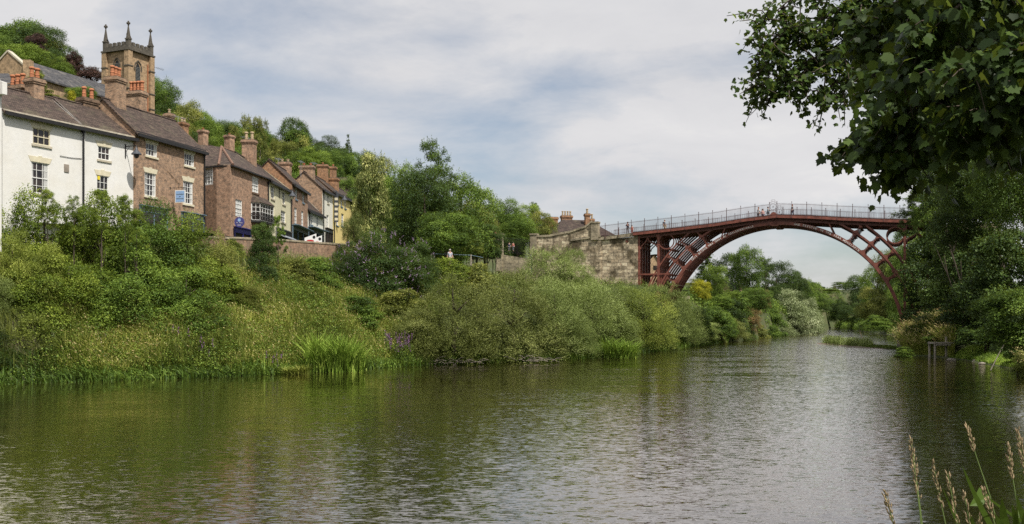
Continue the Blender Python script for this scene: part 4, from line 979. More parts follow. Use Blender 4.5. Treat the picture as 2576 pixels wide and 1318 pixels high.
def lancet(axis,c,zb_,zt_,w_):
    pts=[(c-w_/2,zb_),(c+w_/2,zb_),(c+w_/2,zt_-w_),(c+w_*.3,zt_-w_*.4),(c,zt_),(c-w_*.3,zt_-w_*.4),(c-w_/2,zt_-w_)]
    f=MB(); k=w_*.22; pts2=[(c-w_/2-k,zt_-w_*1.3),(c-w_/2-k,zt_-w_*.9),(c-w_*.34-k,zt_-w_*.2),(c,zt_+k*1.3),(c+w_*.34+k,zt_-w_*.2),(c+w_/2+k,zt_-w_*.9),(c+w_/2+k,zt_-w_*1.3)]
    for p,q in zip(pts2[:-1],pts2[1:]):
        if axis=='x': f.beam((p[0],-.06,p[1]),(q[0],-.06,q[1]),.12,.12)
        else: f.beam((-.06,p[0],p[1]),(-.06,q[0],q[1]),.12,.12)
    hood=f.build('window',M['darkstone'],ch)
    p_=MB()
    if axis=='x': p_.prism(pts,'y',-.012,.05)
    else: p_.prism(pts,'x',-.012,.05)
    p_.build('pane',M['black'],hood)
    lv=MB(); z=zb_+.1
    while z<zt_-w_*.7:
        if axis=='x': lv.box(c-w_/2,c+w_/2,-.05,-.015,z,z+.07)
        else: lv.box(-.05,-.015,c-w_/2,c+w_/2,z,z+.07)
        z+=.2
    lv.build('louvre',M['fascia'],hood)
lancet('x',S*.42,tz_(200),tz_(150),.95); lancet('y',S*.5,tz_(200),tz_(146),.85)
# drainpipe and aerial
MB().box(S-.75,S-.65,-.2,-.1,0,tz_(148)).build('downpipe',M['pot'],tower)
# nave: runs from the tower to the left, ridge slopes away in perspective
a=P(212*.0+8,0,140); 
def WL2(px,py,Y): return P(px,py,Y)
RA=P(24,140,125); RB_=P(268,213.4,141)   # ridge ends (near gable apex .. tower)
EA=P(150,192,122); EB=P(262,232,153)
n=(RB_-RA); n.z=0; n.normalize(); perp=Vector((n.y,-n.x,0))
L_=(Vector((RB_.x,RB_.y,0))-Vector((RA.x,RA.y,0))).length; zr=(RA.z+RB_.z)/2
nv=MB(); hw=4.2; dr=3.05
O=Vector((RA.x,RA.y,zr)); 
def q3(a,b_,z): return O+n*a+perp*b_+Vector((0,0,z))
inv=Matrix.Translation(-Vector((cx_,cy_,25))); inv=Matrix.Rotation(-R(66),4,'Z')@inv
def lc(p): return tuple(inv@p)
nv.quad(lc(q3(0,hw+.4,-dr)),lc(q3(L_,hw+.4,-dr)),lc(q3(L_,0,0)),lc(q3(0,0,0))).quad(lc(q3(0,-hw,-dr)),lc(q3(0,0,0)),lc(q3(L_,0,0)),lc(q3(L_,-hw,-dr)))
nv.quad(lc(q3(0,hw+.4,-dr-.2)),lc(q3(L_,hw+.4,-dr-.2)),lc(q3(L_,hw+.4,-dr)),lc(q3(0,hw+.4,-dr)))
nr=nv.build('roof',M['slate'],ch,fix=False)
nw=MB(); nw.quad(lc(q3(0,hw,-dr-9)),lc(q3(L_,hw,-dr-9)),lc(q3(L_,hw,-dr-.05)),lc(q3(0,hw,-dr-.05)))
nw.quad(lc(q3(0,-hw,-dr-9)),lc(q3(0,-hw,-dr)),lc(q3(L_,-hw,-dr)),lc(q3(L_,-hw,-dr-9)))
nw.build('wall',bodym,ch,fix=False)
gb=MB(); t_=.5
for off in (-.25,.25): gb.poly([lc(q3(off,-hw,-dr-9)),lc(q3(off,hw+.3,-dr-9)),lc(q3(off,hw+.3,-dr+.1)),lc(q3(off,0,.45)),lc(q3(off,-hw,-dr+.1))])
for a,b_ in (((hw+.3,-dr-9),(hw+.3,-dr+.1)),((hw+.3,-dr+.1),(0,.45)),((0,.45),(-hw,-dr+.1))):
    gb.quad(lc(q3(-.25,a[0],a[1])),lc(q3(.25,a[0],a[1])),lc(q3(.25,b_[0],b_[1])),lc(q3(-.25,b_[0],b_[1])))
gb.build('gable',bodym,ch,fix=True)
gc=MB(); gc.beam(q3(0,-hw-.3,-dr+.05),q3(0,0,.5),.7,.2); gc.beam(q3(0,hw+.4,-dr+.05),q3(0,0,.5),.7,.2); gc.v=[lc(Vector(v)) for v in gc.v]; gc.build('gable_coping',M['sill'],ch)
gc=MB(); gc.beam(q3(-.1,hw*.72,-dr-6),q3(-.1,hw*.72,-.9),.9,.9); gc.v=[lc(Vector(v)) for v in gc.v]; gc.build('buttress',bodym,ch)
yg=125; ga=0; pr2=lambda px,py,Y:lc(P(px,py,Y))
g4=MB(); g4.beam(P(24,140,yg),P(24,124,yg),.15,.15); g4.beam(P(20,131,yg),P(28,131,yg),.15,.15); g4.v=[lc(Vector(v)) for v in g4.v]; g4.build('cross',M['darkstone'],ch)
g5=MB(); g5.quad(pr2(-40,186,yg-4),pr2(20,184,yg-4),pr2(48,208,yg-8),pr2(-60,212,yg-8)); g5.quad(pr2(-60,213,yg-8),pr2(46,211,yg-8),pr2(46,260,yg-8),pr2(-60,260,yg-8)); 
g5.build('vestry',M['slate'],ch,fix=False)
# aerial on tower
ae=MB(); p0=Vector((S+.3,-.3,tz_(150))); ae.tube([p0-Vector((0,0,1.5)),p0+Vector((0,0,.6))],.03,4)
d_=Vector((.4,-1.7,-.6)); ae.tube([p0,p0+d_],.02,4)
for i in range(6):
    c_=p0+d_*(.3+.12*i); ae.tube([c_-Vector((.15,.3,-.1)),c_+Vector((.15,.3,-.1))],.015,4)
ae.build('aerial',M['gutter'],ch)
# ---------------------------------------------------------------- brick river wall along the road
bwl=empty('brick_river_wall',(0,0,0),0,'long mottled brick retaining wall with rounded coping below the shops','wall')
wp=[(538,593.5,86),(560,595,88),(600,596,91),(650,598,95),(720,602,100),(790,607,105),(850,611.5,109),(900,614,112),(960,618,116)]
pts=[P(*p) for p in wp]; 
wb=MB(); cpb=MB()
for a,b_ in zip(pts[:-1],pts[1:]):
    d=(b_-a); d.z=0; d.normalize(); nn2=Vector((-d.y,d.x,0))*.45
    lo=lambda p:Vector((p.x,p.y,6.0))
    wb.quad(lo(a),lo(b_),b_-Vector((0,0,.2)),a-Vector((0,0,.2))); wb.quad(lo(a)+nn2,a+nn2,b_+nn2,lo(b_)+nn2)
    cpb.strip([[a+Vector((0,0,-.2))-nn2*.12,a+Vector((0,0,-.05))-nn2*.1,a+nn2*.5,a+nn2*1.1+Vector((0,0,-.05)),a+nn2*1.1+Vector((0,0,-.2))],[b_+Vector((0,0,-.2))-nn2*.12,b_+Vector((0,0,-.05))-nn2*.1,b_+nn2*.5,b_+nn2*1.1+Vector((0,0,-.05)),b_+nn2*1.1+Vector((0,0,-.2))]])
a=pts[0]; b2=P(500,590,92); wb.quad((a.x,a.y,6),(a.x,a.y,a.z-.2),(a.x-6,a.y+2,a.z-.2),(a.x-6,a.y+2,6))
wb.build('wall',M['brick_wall'],bwl,fix=False); cpb.build('coping',M['stone_smooth'],bwl)
mb=MB(); c_=P(558,590,87.8); mb.box(c_.x-.3,c_.x+.3,c_.y-.6,c_.y,6,c_.z+.0); mb.build('buttress',M['brick_wall'],bwl)
# ---------------------------------------------------------------- lamps, signs
def wall_lamp(h,pxm,pym,pxl,label,Ln=1.25,clear=False,gr='swan-neck wall lamps on the terrace'):
    a=h.S(pxm); z=h.Zl(pym,a); o=empty('wall_lamp',(0,0,0),0,label,'lamp',gr); 
    o.location=Vector((h.X0+h.dx*a,h.Y0+h.dy*a,h.zb+z)); o.rotation_euler=(0,0,math.atan2(1,h.m))
    MB().beam((0,-.03,.15),(0,-.03,-1.0),.09,.06).beam((0,-.03,-.05),(0,-Ln,-.05),.05,.06).beam((0,-.05,-.55),(0,-.5,-.08),.03,.03).build('bracket',M['gutter'],o)
    MB().lathe([(.03,-.05),(.05,-.2),(.1,-.3),(.14,-.42),(.3,-.62),(.42,-.74),(.43,-.8),(.2,-.8)],0,-Ln,14).build('lamp_shade',M['greypaint'],o,smooth=False)
    MB().lathe([(.2,-.78),(.22,-.9),(.17,-1.05),(.06,-1.12)],0,-Ln,12).build('globe',M['globe'] if clear else M['gutter'],o,smooth=True)
wall_lamp(hB,ZB(235,0)[0],ZB(0,262)[1],0,'black bell-shaped wall lamp on the small whitewashed house')
wall_lamp(hE,ZC(944,0)[0],ZC(0,625)[1],0,'grey bell-shaped wall lamp on the cream house by the corner',1.5,True)
wall_lamp(hI,ZD(815,0)[0],ZD(0,582)[1],0,'grey bell-shaped wall lamp on the pale yellow house',1.6,True)
def face_cam(o,loc): o.rotation_euler=(0,0,math.atan2(-loc[0],loc[1])*1.0)
def sign(h,px,py,label,shape,gr=None):
    a=h.S(px); z=h.Zl(py,a); o=empty('hanging_sign',Vector((h.X0+h.dx*a,h.Y0+h.dy*a,h.zb+z)),math.atan2(1,h.m),label,'sign',gr); return o
def textmesh(txt,size,ext=.008):
    cu=bpy.data.curves.new('t','FONT'); cu.body=txt; cu.size=size; cu.extrude=ext; cu.align_x='CENTER'; cu.align_y='CENTER'; cu.resolution_u=2
    o=bpy.data.objects.new('t',cu); COL.objects.link(o); dg=bpy.context.evaluated_depsgraph_get(); me=bpy.data.meshes.new_from_object(o.evaluated_get(dg))
    bpy.data.objects.remove(o); bpy.data.curves.remove(cu); me.transform(Matrix.Rotation(R(90),4,'X')); return me
so_=sign(hC,ZB(805,0)[0],ZB(0,795)[1],'pale blue square hanging sign in white frame on brown brick house','sq')
MB().beam((0,-.02,.15),(0,-.02,-.15),.1,.05).beam((0,0,0),(0,-2.05,.0),.04,.05).beam((0,-.9,0),(0,-.9,-.3),.03,.03).beam((0,-1.85,0),(0,-1.85,-.3),.03,.03).build('bracket',M['black'],so_)
sb=MB(); sb.box(-.06,.06,-2.15,-.72,-1.85,-.3); bd=sb.build('board',M['frame'],so_)
sb=MB(); sb.box(-.075,.075,-2.05,-.82,-1.75,-.4).build('panel',M['skyblue'],bd)
me=textmesh('OF',.16); me.materials.append(M['navy']); t_o=addobj('lettering',me,bd,(-.085,-1.43,-1.1)); t_o.rotation_euler=(0,0,R(-90))
for z in (-.82,-1.36): MB().box(-.083,-.078,-1.95,-.92,z-.05,z+.05).build('lettering',M['bluegrey'],bd)
so_.scale=(.72,.72,.72)
so2=sign(hD,ZC(358,0)[0],ZC(0,955)[1],'round navy hanging sign with white lettering on corner house','round')
MB().beam((0,-.02,.3),(0,-.02,-.1),.06,.05).beam((0,0,0),(0,-1.55,.0),.04,.05).beam((0,-.95,0),(0,-.95,-.12),.03,.03).build('bracket',M['black'],so2)
mb=MB(); mb.prism([(-.98+.62*math.cos(2*math.pi*i/28),-.74+.62*math.sin(2*math.pi*i/28)) for i in range(28)],'x',-.05,.05); bd=mb.build('board',M['navy'],so2)
mb=MB(); mb.prism([(-.98+.2*math.cos(2*math.pi*i/16),-.5+.2*math.sin(2*math.pi*i/16)) for i in range(16)],'x',-.06,-.052); mb.build('emblem',M['greypaint'] if 0 else M['skyblue'],bd)
me=textmesh('The    House',.16); me.materials.append(M['letter']); t_o=addobj('lettering',me,bd,(-.06,-.98,-.82)); t_o.rotation_euler=(0,0,R(-90))
MB().box(-.058,-.052,-1.2,-.75,-1.13,-1.08).build('lettering',M['letter'],bd)
so2.scale=(.82,.82,.82)
# striped tall pub sign on the yellow house
so3=sign(hI,ZD(812,0)[0],ZD(0,990)[1],'tall arched dark and pale sign panel on yellow house corner','tall')
mb=MB(); hh=3.9; mb.prism([(-.15,.1),(-.75,.1),(-.75,hh),(-.45,hh+.8),(-.15,hh)],'x',-.04,.04); bd=mb.build('board',M['greypaint'],so3)
mb=MB()
for i in range(5): mb.box(-.05,-.041,-.68,-.22,.35+i*.72,.72+i*.72)
mb.build('lettering',M['paleste'],bd)
# ice-cream style white shop boards with red oval, standing in front of the small pale house
for i,(px,py) in enumerate(((ZD(478,1185)),(ZD(563,1210)))):
    Yb=109+i*2.0; p=P(px,py,Yb); o=empty('shop_board',(p.x,p.y,p.z-1.1),R(8),('white slanted shop board with red oval, nearer the narrow brick house','white slanted shop board with red oval, nearer the tall cream house')[i],'shop board','white slanted shop boards behind the river wall')
    o.scale=(.8,.8,.8); mb=MB(); mb.prism([(-.75,-.3),(.8,-.3),(.8,1.75),(-.75,1.15)],'y',-.03,.03); bd=mb.build('board',M['frame'],o)
    mb=MB(); mb.prism([(0+.5*math.cos(2*math.pi*k/18),.75+.17*math.sin(2*math.pi*k/18)) for k in range(18)],'y',-.04,-.032); mb.build('emblem',M['redpaint'],bd)
    mb=MB(); mb.prism([(.5+.2*math.cos(2*math.pi*k/12),1.25+.22*math.sin(2*math.pi*k/12)) for k in range(12)],'y',-.04,-.032).box(-.45,-.2,-.04,-.032,.25,.38).box(.2,.5,-.04,-.032,.2,.36); mb.build('emblem',M['black'],bd)
    MB().box(-.6,-.5,.05,.12,-1.5,.9).box(.5,.6,.05,.12,-1.5,.9).build('leg',M['wood_dark'],o)
# ---------------------------------------------------------------- foliage meshes (numpy)
def unit(v): return v/(np.linalg.norm(v,axis=1,keepdims=True)+1e-9)
def rdir(rg,n): return unit(rg.normal(size=(n,3)))
def leaves(pos,nrm,along,Ls,Wd,rg,fold=.12):
    al=along-nrm*np.sum(along*nrm,1,keepdims=True); al=unit(al+1e-6); sd=np.cross(nrm,al)
    a=pos-al*(Ls[:,None]*.5); c=pos+al*(Ls[:,None]*.5)
    mid=pos+nrm*(Ls[:,None]*fold)
    b=mid+sd*(Wd[:,None]*.5); d=mid-sd*(Wd[:,None]*.5)
    V=np.stack([a,b,c,d],1).reshape(-1,3); Q=np.arange(len(V)).reshape(-1,4); return V,Q
def lobes(kind,nl,rg):
    C=[];Rr=[]
    for i in range(nl):
        while True:
            p=rg.uniform(-1,1,3); r=(np.abs(p)**2.8).sum()**(1/2.8)
            if r<1 and r>.4: break
        if kind=='round': c=np.array([p[0]*.36,p[1]*.36,.5+p[2]*.38]); rr=rg.uniform(.10,.18)
        elif kind=='oval': c=np.array([p[0]*.30*(1-.35*max(0,p[2])),p[1]*.30*(1-.35*max(0,p[2])),.5+p[2]*.42]); rr=rg.uniform(.09,.16)
        elif kind=='bush': c=np.array([p[0]*.38,p[1]*.38,.04+abs(p[2])*.84*(1-.38*(p[0]**2+p[1]**2))]); rr=rg.uniform(.10,.17)
        elif kind=='cone':
            z=rg.uniform(0,1)**1.2; a=rg.uniform(0,6.28); rad=(1-z)*.42*rg.uniform(.5,1); c=np.array([math.cos(a)*rad,math.sin(a)*rad,.04+z*.93]); rr=.035+.06*(1-z)
        elif kind=='open':
            z=rg.uniform(0,1); a=rg.uniform(0,6.28); rad=rg.uniform(.1,.42)*(1-.6*z**1.5); c=np.array([math.cos(a)*rad,math.sin(a)*rad,.06+z*.86]); rr=rg.uniform(.045,.095)
        elif kind=='box': c=np.array([p[0]*.42,p[1]*.42,.5+p[2]*.42]); rr=.12
        C.append(c); Rr.append(rr)
    return np.array(C),np.array(Rr)
def crown(name,kind,seed,nl,n,leaf,aspect=.62,droop=.2,mat=None,spray=0,flat=.85,shell=.5):
    rg=np.random.default_rng(seed); C,Rr=lobes(kind,nl,rg)
    w=Rr**2; w/=w.sum(); idx=rg.choice(nl,size=int(n*1.25),p=w)
    d=rdir(rg,len(idx)); d[:,2]=np.where(d[:,2]<-.35,-d[:,2],d[:,2])
    r=Rr[idx]*(shell+(1-shell)*rg.random(len(idx))**.45)*(1+.22*rg.normal(size=len(idx))*.6)
    pos=C[idx]+d*r[:,None]*np.array([1,1,flat])
    # drop leaves buried in other lobes
    keep=np.ones(len(pos),bool)
    for j in range(nl):
        dj=np.linalg.norm((pos-C[j])/np.array([1,1,flat]),axis=1); keep&=~((dj<Rr[j]*.55)&(idx!=j))
    pos=pos[keep]; d=d[keep]; idx=idx[keep]; m=len(pos)
    lob_t=rg.normal(size=nl)*.13
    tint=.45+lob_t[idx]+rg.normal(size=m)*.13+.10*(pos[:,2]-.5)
    if spray:
        k=spray; base=np.repeat(pos,k,0); dd=unit(d+np.array([0,0,.55])+rg.normal(size=(m,3))*.35); dd=np.repeat(dd,k,0)
        t=np.tile(np.linspace(0,1,k),m)*leaf*3.2
        base=base+dd*t[:,None]; base[:,2]-=(t**2)*4.5
        al=unit(dd+rg.normal(size=base.shape)*.45-np.array([0,0,.25])); nr=unit(rdir(rg,len(base))*.8+np.array([0,0,.9]))
        L_=leaf*rg.uniform(.7,1.25,len(base)); V,Q=leaves(base,nr,al,L_,L_*aspect,rg,.05); T=np.repeat(tint,k)+rg.normal(size=len(base))*.08
    else:
        ns=nl*7; k=9; li=rg.choice(nl,size=ns,p=w); sd_=rdir(rg,ns); sd_[:,2]=np.abs(sd_[:,2])*.8+.15; sd_=unit(sd_)
        b0=C[li]+sd_*(Rr[li]*.85)[:,None]; t=np.tile(np.linspace(.1,1,k),ns); Ls=np.repeat(rg.uniform(.5,1.25,ns)*(.03+leaf*1.6),k)
        sp_=np.repeat(b0,k,0)+np.repeat(sd_,k,0)*(t*Ls)[:,None]+rg.normal(size=(ns*k,3))*leaf*.3; sp_[:,2]-=t*t*Ls*.25
        pos=np.concatenate([pos,sp_]); d=np.concatenate([d,np.repeat(sd_,k,0)]); tint=np.concatenate([tint,np.repeat(.6+lob_t[li]+rg.normal(size=ns)*.12,k)]); m=len(pos)
        nr=unit(d*.7+rdir(rg,m)*.75+np.array([0,0,.45])); al=unit(d*.5+rdir(rg,m)*.7-np.array([0,0,droop]))
        L_=leaf*rg.uniform(.65,1.3,m); V,Q=leaves(pos,nr,al,L_,L_*aspect,rg); T=tint
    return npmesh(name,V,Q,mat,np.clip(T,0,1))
def trunk_mesh(name,seed,mat,h=1.0,r=.03,limbs=6,top=.85):
    rg=random.Random(seed); mb=MB(); pts=[(0,0,-.05)]; n=6; x=y=0
    for i in range(1,n+1): x+=rg.uniform(-.02,.02); y+=rg.uniform(-.02,.02); pts.append((x,y,top*i/n))
    mb.tube(pts,[r*(1.25-.95*i/n) for i in range(n+1)],7)
    for k in range(limbs):
        f=rg.uniform(.3,.85); i=int(f*n); p=Vector(pts[i]); a=rg.uniform(0,6.28); L_=rg.uniform(.18,.36)*(1.2-f)
        q=p+Vector((math.cos(a)*L_*.5,math.sin(a)*L_*.5,L_*.5)); s_=q+Vector((math.cos(a+.3)*L_*.5,math.sin(a+.3)*L_*.5,L_*.45))
        mb.tube([p,q,s_],[r*.5,r*.33,r*.12],5)
    return mb.mesh(name,mat,smooth=True)
PR={}
def proto(key):
    """key=(kind, material, variant)"""
    if key in PR: return PR[key]
    kind,mat,var=key; sd=abs(hash(kind))%1 + sum(map(ord,kind+mat))*7+var*131; Lm=L[mat]
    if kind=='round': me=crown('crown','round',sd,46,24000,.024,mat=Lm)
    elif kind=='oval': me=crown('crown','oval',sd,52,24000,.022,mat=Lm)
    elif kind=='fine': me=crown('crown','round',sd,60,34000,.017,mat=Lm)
    elif kind=='bush': me=crown('foliage','bush',sd,64,21000,.026,mat=Lm)
    elif kind=='bigbush': me=crown('foliage','bush',sd,70,42000,.016,mat=Lm)
    elif kind=='willow': me=crown('foliage','bush',sd,60,9000,.026,aspect=.2,mat=Lm,spray=6,shell=.45)
    elif kind=='bigwillow': me=crown('foliage','bush',sd,95,15000,.016,aspect=.24,mat=Lm,spray=6,shell=.4)
    elif kind=='cone': me=crown('crown','cone',sd,120,15000,.028,aspect=.3,droop=.6,mat=Lm,flat=.45)
    elif kind=='open': me=crown('crown','open',sd,46,9000,.022,mat=Lm,shell=.2)
    elif kind=='openfine': me=crown('crown','open',sd,70,16000,.015,mat=Lm,shell=.2)
    elif kind=='box': me=crown('foliage','box',sd,60,16000,.022,mat=Lm,shell=.8)
    PR[key]=me; return me
TR={}
def trunk(var,mat):
    if (var,mat) not in TR: TR[(var,mat)]=trunk_mesh('trunk',var,M[mat])
    return TR[(var,mat)]
NP=[0]
def landx(X,Y):
    for k in range(60):
        for s_ in (1,-1):
            x=X+s_*k*.7
            if not inside(np.array([x]),np.array([Y]),RIV)[0] and min(pdist(np.array([x]),np.array([float(Y)]),RB)[0]/3,pdist(np.array([x]),np.array([float(Y)]),LB)[0])>.8: return x
    return X
def tree(px,pt,pb,Y,wpx,kind,mat,label,cat='tree',name=None,group=None,var=None,dep=1.0,bark='bark',stem=True,rot=None,ext=.22):
    if stem and kind in('round','fine','oval','openfine') : pb=pb+ext*(pb-pt)
    NP[0]+=1; var=NP[0]%3 if var is None else var
    if not stem and px<2120:
        while Y<300 and inside(np.array([PX(px,Y)]),np.array([float(Y)]),RIV)[0]: Y*=1.015
    w_=wpx/F*Y; zt=PZ(pt,Y); zb=PZ(pb,Y); XC=PX(px,Y); X=landx(XC,Y) if stem else XC; gz=h1(X,Y)
    if stem: zb=max(zb,gz-.2)
    isb=kind in('bush','bigbush','willow','bigwillow','box') and not stem
    base=min(gz,zb) if gz<zb+.5 else zb
    name=name or {'tree':'tree','shrub':'shrub','bush':'bush','willow':'willow_bush'}.get(cat,cat.replace(' ','_'))
    o=empty(name,(X,Y,base),rot if rot is not None else (NP[0]*2.4)%6.28,label,cat,group)
    rz=o.rotation_euler.z; ox=XC-X
    c=addobj('crown' if not isb else 'foliage',proto((kind,mat,var)),o,(ox*math.cos(rz),-ox*math.sin(rz),zb-base)); c.scale=(w_,w_*dep,max(.5,zt-zb))
    t=addobj('trunk' if not isb else 'stems',trunk(var,bark),o,(0,0,0)); hh=(zb-base)+(zt-zb)*(.85 if abs(ox)<.5 else .6); t.rotation_euler=(0,0,-rz) if abs(ox)>.5 else (0,0,0)
    if abs(ox)>.5: t.rotation_euler=(Matrix.Rotation(-rz,3,'Z')@Vector((ox*.8,0,hh)).to_track_quat('Z','Y').to_matrix()).to_euler()
    t.scale=(min(w_,hh)*(.8 if not isb else .9),)*2+(hh,)
    return o
HG='trees on the wooded hill above the town'
T=tree
# wooded hill, left, from far to near
T(12,60,190,215,150,'round','dark','dark green hilltop tree cut by the left picture edge',group=HG)
T(60,44,200,210,150,'round','mid','tall rounded tree, highest crown on the hill above the church roof',group=HG)
T(118,62,190,205,130,'fine','dark','dark rounded tree between the highest crown and the copper beech',group=HG)
T(92,78,150,198,60,'round','copper','small copper-leaved tree below the highest hilltop crown',group=HG)
T(70,108,200,180,130,'fine','bright','bright yellow-green tree directly above the church nave roof',group=HG)
T(20,118,200,176,120,'fine','bright','bright yellow-green tree behind the church gable cross',group=HG)
T(165,112,215,190,90,'fine','dark','dark green tree stepping down toward the church tower',group=HG)
T(185,125,200,186,60,'round','copper','copper beech high on the slope left of the tower',group=HG)
T(235,165,240,180,85,'round','copper','low copper beech immediately left of the church tower',group=HG)
T(140,140,215,172,100,'fine','bright','bright green tree above the middle of the slate nave roof',group=HG)
T(415,185,330,196,90,'fine','mid','mid green tree immediately right of the church tower',group=HG)
T(398,200,300,200,60,'openfine','mid','loose tree half hidden behind the church tower right edge',group=HG)
T(475,250,390,190,110,'fine','olive','rounded olive tree on the hill behind the ochre cottage',group=HG)
T(528,275,400,195,80,'fine','mid','mid green tree between the olive tree and the birch stand',group=HG)
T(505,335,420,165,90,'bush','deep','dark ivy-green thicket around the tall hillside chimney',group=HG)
T(452,290,380,160,70,'fine','ivy','yellow-green ivy-hung tree beside the ochre brick cottage',group=HG)
T(560,330,430,170,90,'fine','bright','light green tree behind the hipped roof',group=HG)
T(620,280,430,190,80,'openfine','olive','pale stemmed birch left of the square chimney',group=HG,bark='barklight')
T(655,290,420,186,80,'openfine','olive','pale stemmed birch rising behind the square chimney',group=HG,bark='barklight')
T(590,312,440,200,70,'openfine','olive','slender birch at the left of the birch stand',group=HG,bark='barklight')
T(690,345,440,176,70,'openfine','olive','bare-stemmed birch right of the square chimney',group=HG,bark='barklight')
T(640,320,430,215,150,'fine','mid','broad tree filling the gap behind the birches',group=HG)
T(745,296,420,205,110,'fine','dark','large dark rounded tree on the skyline right of the birches',group=HG)
T(712,350,430,195,90,'fine','olive','olive green tree below the large dark skyline tree',group=HG)
T(815,338,420,215,90,'fine','dark','dark skyline tree left of the spruce',group=HG)
T(855,365,430,212,70,'round','dark','dark rounded tree below the spruce',group=HG)
T(876,337,420,216,42,'cone','deep','dark pointed spruce standing on the skyline',cat='spruce',group=HG)
T(775,368,450,180,130,'fine','bright','bright green maple behind the terrace chimneys',group=HG)
T(830,372,450,190,80,'fine','mid','mid green tree between the bright maple and spruce',group=HG)
T(905,378,470,205,90,'fine','mid','green tree on the skyline right of the spruce',group=HG)
T(955,395,500,195,110,'fine','olive','olive tree behind the blossoming lime',group=HG)
T(545,300,400,230,120,'fine','dark','dark tree at the back of the hill behind the birches',group=HG)
SKL=[(0,60),(60,45),(130,75),(185,130),(240,170),(300,205),(400,195),(440,245),(540,285),(620,285),(700,330),(750,305),(800,340),(880,370),(960,410),(1010,450),(1200,505),(1330,520)]
rq=random.Random(21); nf=0
for px in range(-10,1330,34):
    for row in range(3):
        q=px+rq.uniform(-14,14); sk=float(np.interp(q,[a for a,b in SKL],[b for a,b in SKL]))
        if row==0 and (150<q<320): continue
        pt_=sk+8+row*52+rq.uniform(0,25); Yq=205-row*20-max(0,(q-700))*.045
        if pt_>560: continue
        T(q,pt_,pt_+120,Yq,rq.uniform(85,130),rq.choice(['fine','fine','round']),rq.choice(['mid','dark','mid','olive','dark']),'indistinct green tree among many filling the wooded slope',group='packed trees filling the wooded slope')
# between church and roofs
T(205,212,262,124,90,'fine','mid','leafy tree growing between the slate nave roof and the white house chimneys',cat='tree')
T(120,225,262,124,70,'bush','ivy','yellow-green creeper hanging over the church wall',cat='creeper',name='creeper')
T(92,165,230,117,50,'bush','ivy','yellow-green creeper climbing the nave gable end',cat='creeper',name='creeper')
T(180,225,275,118,34,'bush','yellow','yellow flowering shrub between the two white house chimneys',cat='shrub')
# terrace end trees
T(935,372,640,112,118,'oval','lime','tall lime tree with pale blossom clusters at the end of the terrace')
T(890,525,640,108,66,'fine','lime','lower lime branch mass beside the yellow house')
T(1095,345,560,122,170,'openfine','mid','open loose-topped tree rising highest right of the lime tree')
T(1070,415,650,118,200,'fine','dark','broad dark green tree right of the lime tree')
T(1160,425,650,125,180,'fine','mid','large green tree between the dark tree and the footpath')
T(1015,400,650,126,130,'fine','mid','mid green tree squeezed between the lime and the dark tree')
T(1120,530,650,110,190,'fine','mid','low spreading blossom tree over the riverside path')
T(1200,500,640,135,120,'fine','olive','olive tree behind the red gate shed')
T(1255,492,610,150,120,'fine','mid','mid green rounded tree above the black railing')
T(1330,512,600,165,90,'fine','bright','bright tree left of the tollhouse chimneys')
T(1360,530,610,158,90,'fine','olive','olive tree at the start of the stone parapet')
T(1300,540,625,148,120,'fine','mid','green tree overhanging the black railing')
T(1225,560,640,132,90,'round','dark','shaded dark tree behind the red gate shed')
T(1345,507,560,170,50,'openfine','dark','small dark pointed tree on the skyline left of the tollhouse')
# left bank shrubs (upper bank, hiding the house fronts)
SB='shrubs on the town river bank'
def B(px,pt,pb,Y,w_,kind,mat,label,cat='shrub',**k): return tree(px,pt,pb,Y,w_,kind,mat,label,cat,stem=False,group=k.pop('group',SB),**k)
B(-10,462,800,70,230,'bigbush','haw','big yellow-green hawthorn at the left edge under the white houses')
B(110,455,800,71,260,'bigbush','haw','big yellow-green hawthorn under the long white house window')
B(240,452,800,73,270,'bigbush','haw','big yellow-green hawthorn under the small white house')
B(370,480,800,75,270,'bigbush','mid','big green hawthorn under the brown brick house')
B(475,520,800,77,220,'bigbush','haw','green hawthorn in front of the blue shopfront')
B(545,560,800,80,130,'bigbush','olive','olive feathery shrub at the left end of the river brick wall')
B(170,600,850,68.5,290,'bigbush','haw','mid-slope green hawthorn above the tall grass, left of the deep hollow')
B(330,610,850,70.5,280,'bigbush','mid','large mid-slope shrub above the seeding grass')
B(470,640,850,73,240,'bigbush','mid','mid-slope shrub below the olive feathery shrub')
B(560,660,800,76,150,'bush','haw','pale green shrub at the right end of the hawthorn mass')
B(60,640,870,67,240,'bigbush','haw','mid-slope green hawthorn behind the left-edge willows')
B(-130,470,900,66,260,'bigbush','haw','hawthorn mass beyond the left picture edge nearest the frame')
B(-300,480,980,58,260,'bigbush','mid','hawthorn mass farther beyond the left picture edge')
B(-200,700,990,60,240,'bigbush','mid','waterside shrub mass beyond the left picture edge')
B(30,560,800,67,150,'willow','ywillow','yellow-green willow shrub at the left edge halfway up the bank',cat='willow')
B(110,600,780,67.5,130,'willow','ywillow','yellow-green willow shrub beside the left-edge one',cat='willow')
B(-10,660,830,65,110,'willow','willow','grey-green willow spray cut by the left picture edge',cat='willow')
B(60,760,970,64.5,200,'willow','ywillow','dark based willow at the water edge in the left corner',cat='willow')
B(150,800,960,66,150,'willow','willow','feathery willow at the water left of the dead branches',cat='willow')
B(-20,820,975,62,140,'willow','deep','dark leafy shrub at the water in the left corner')
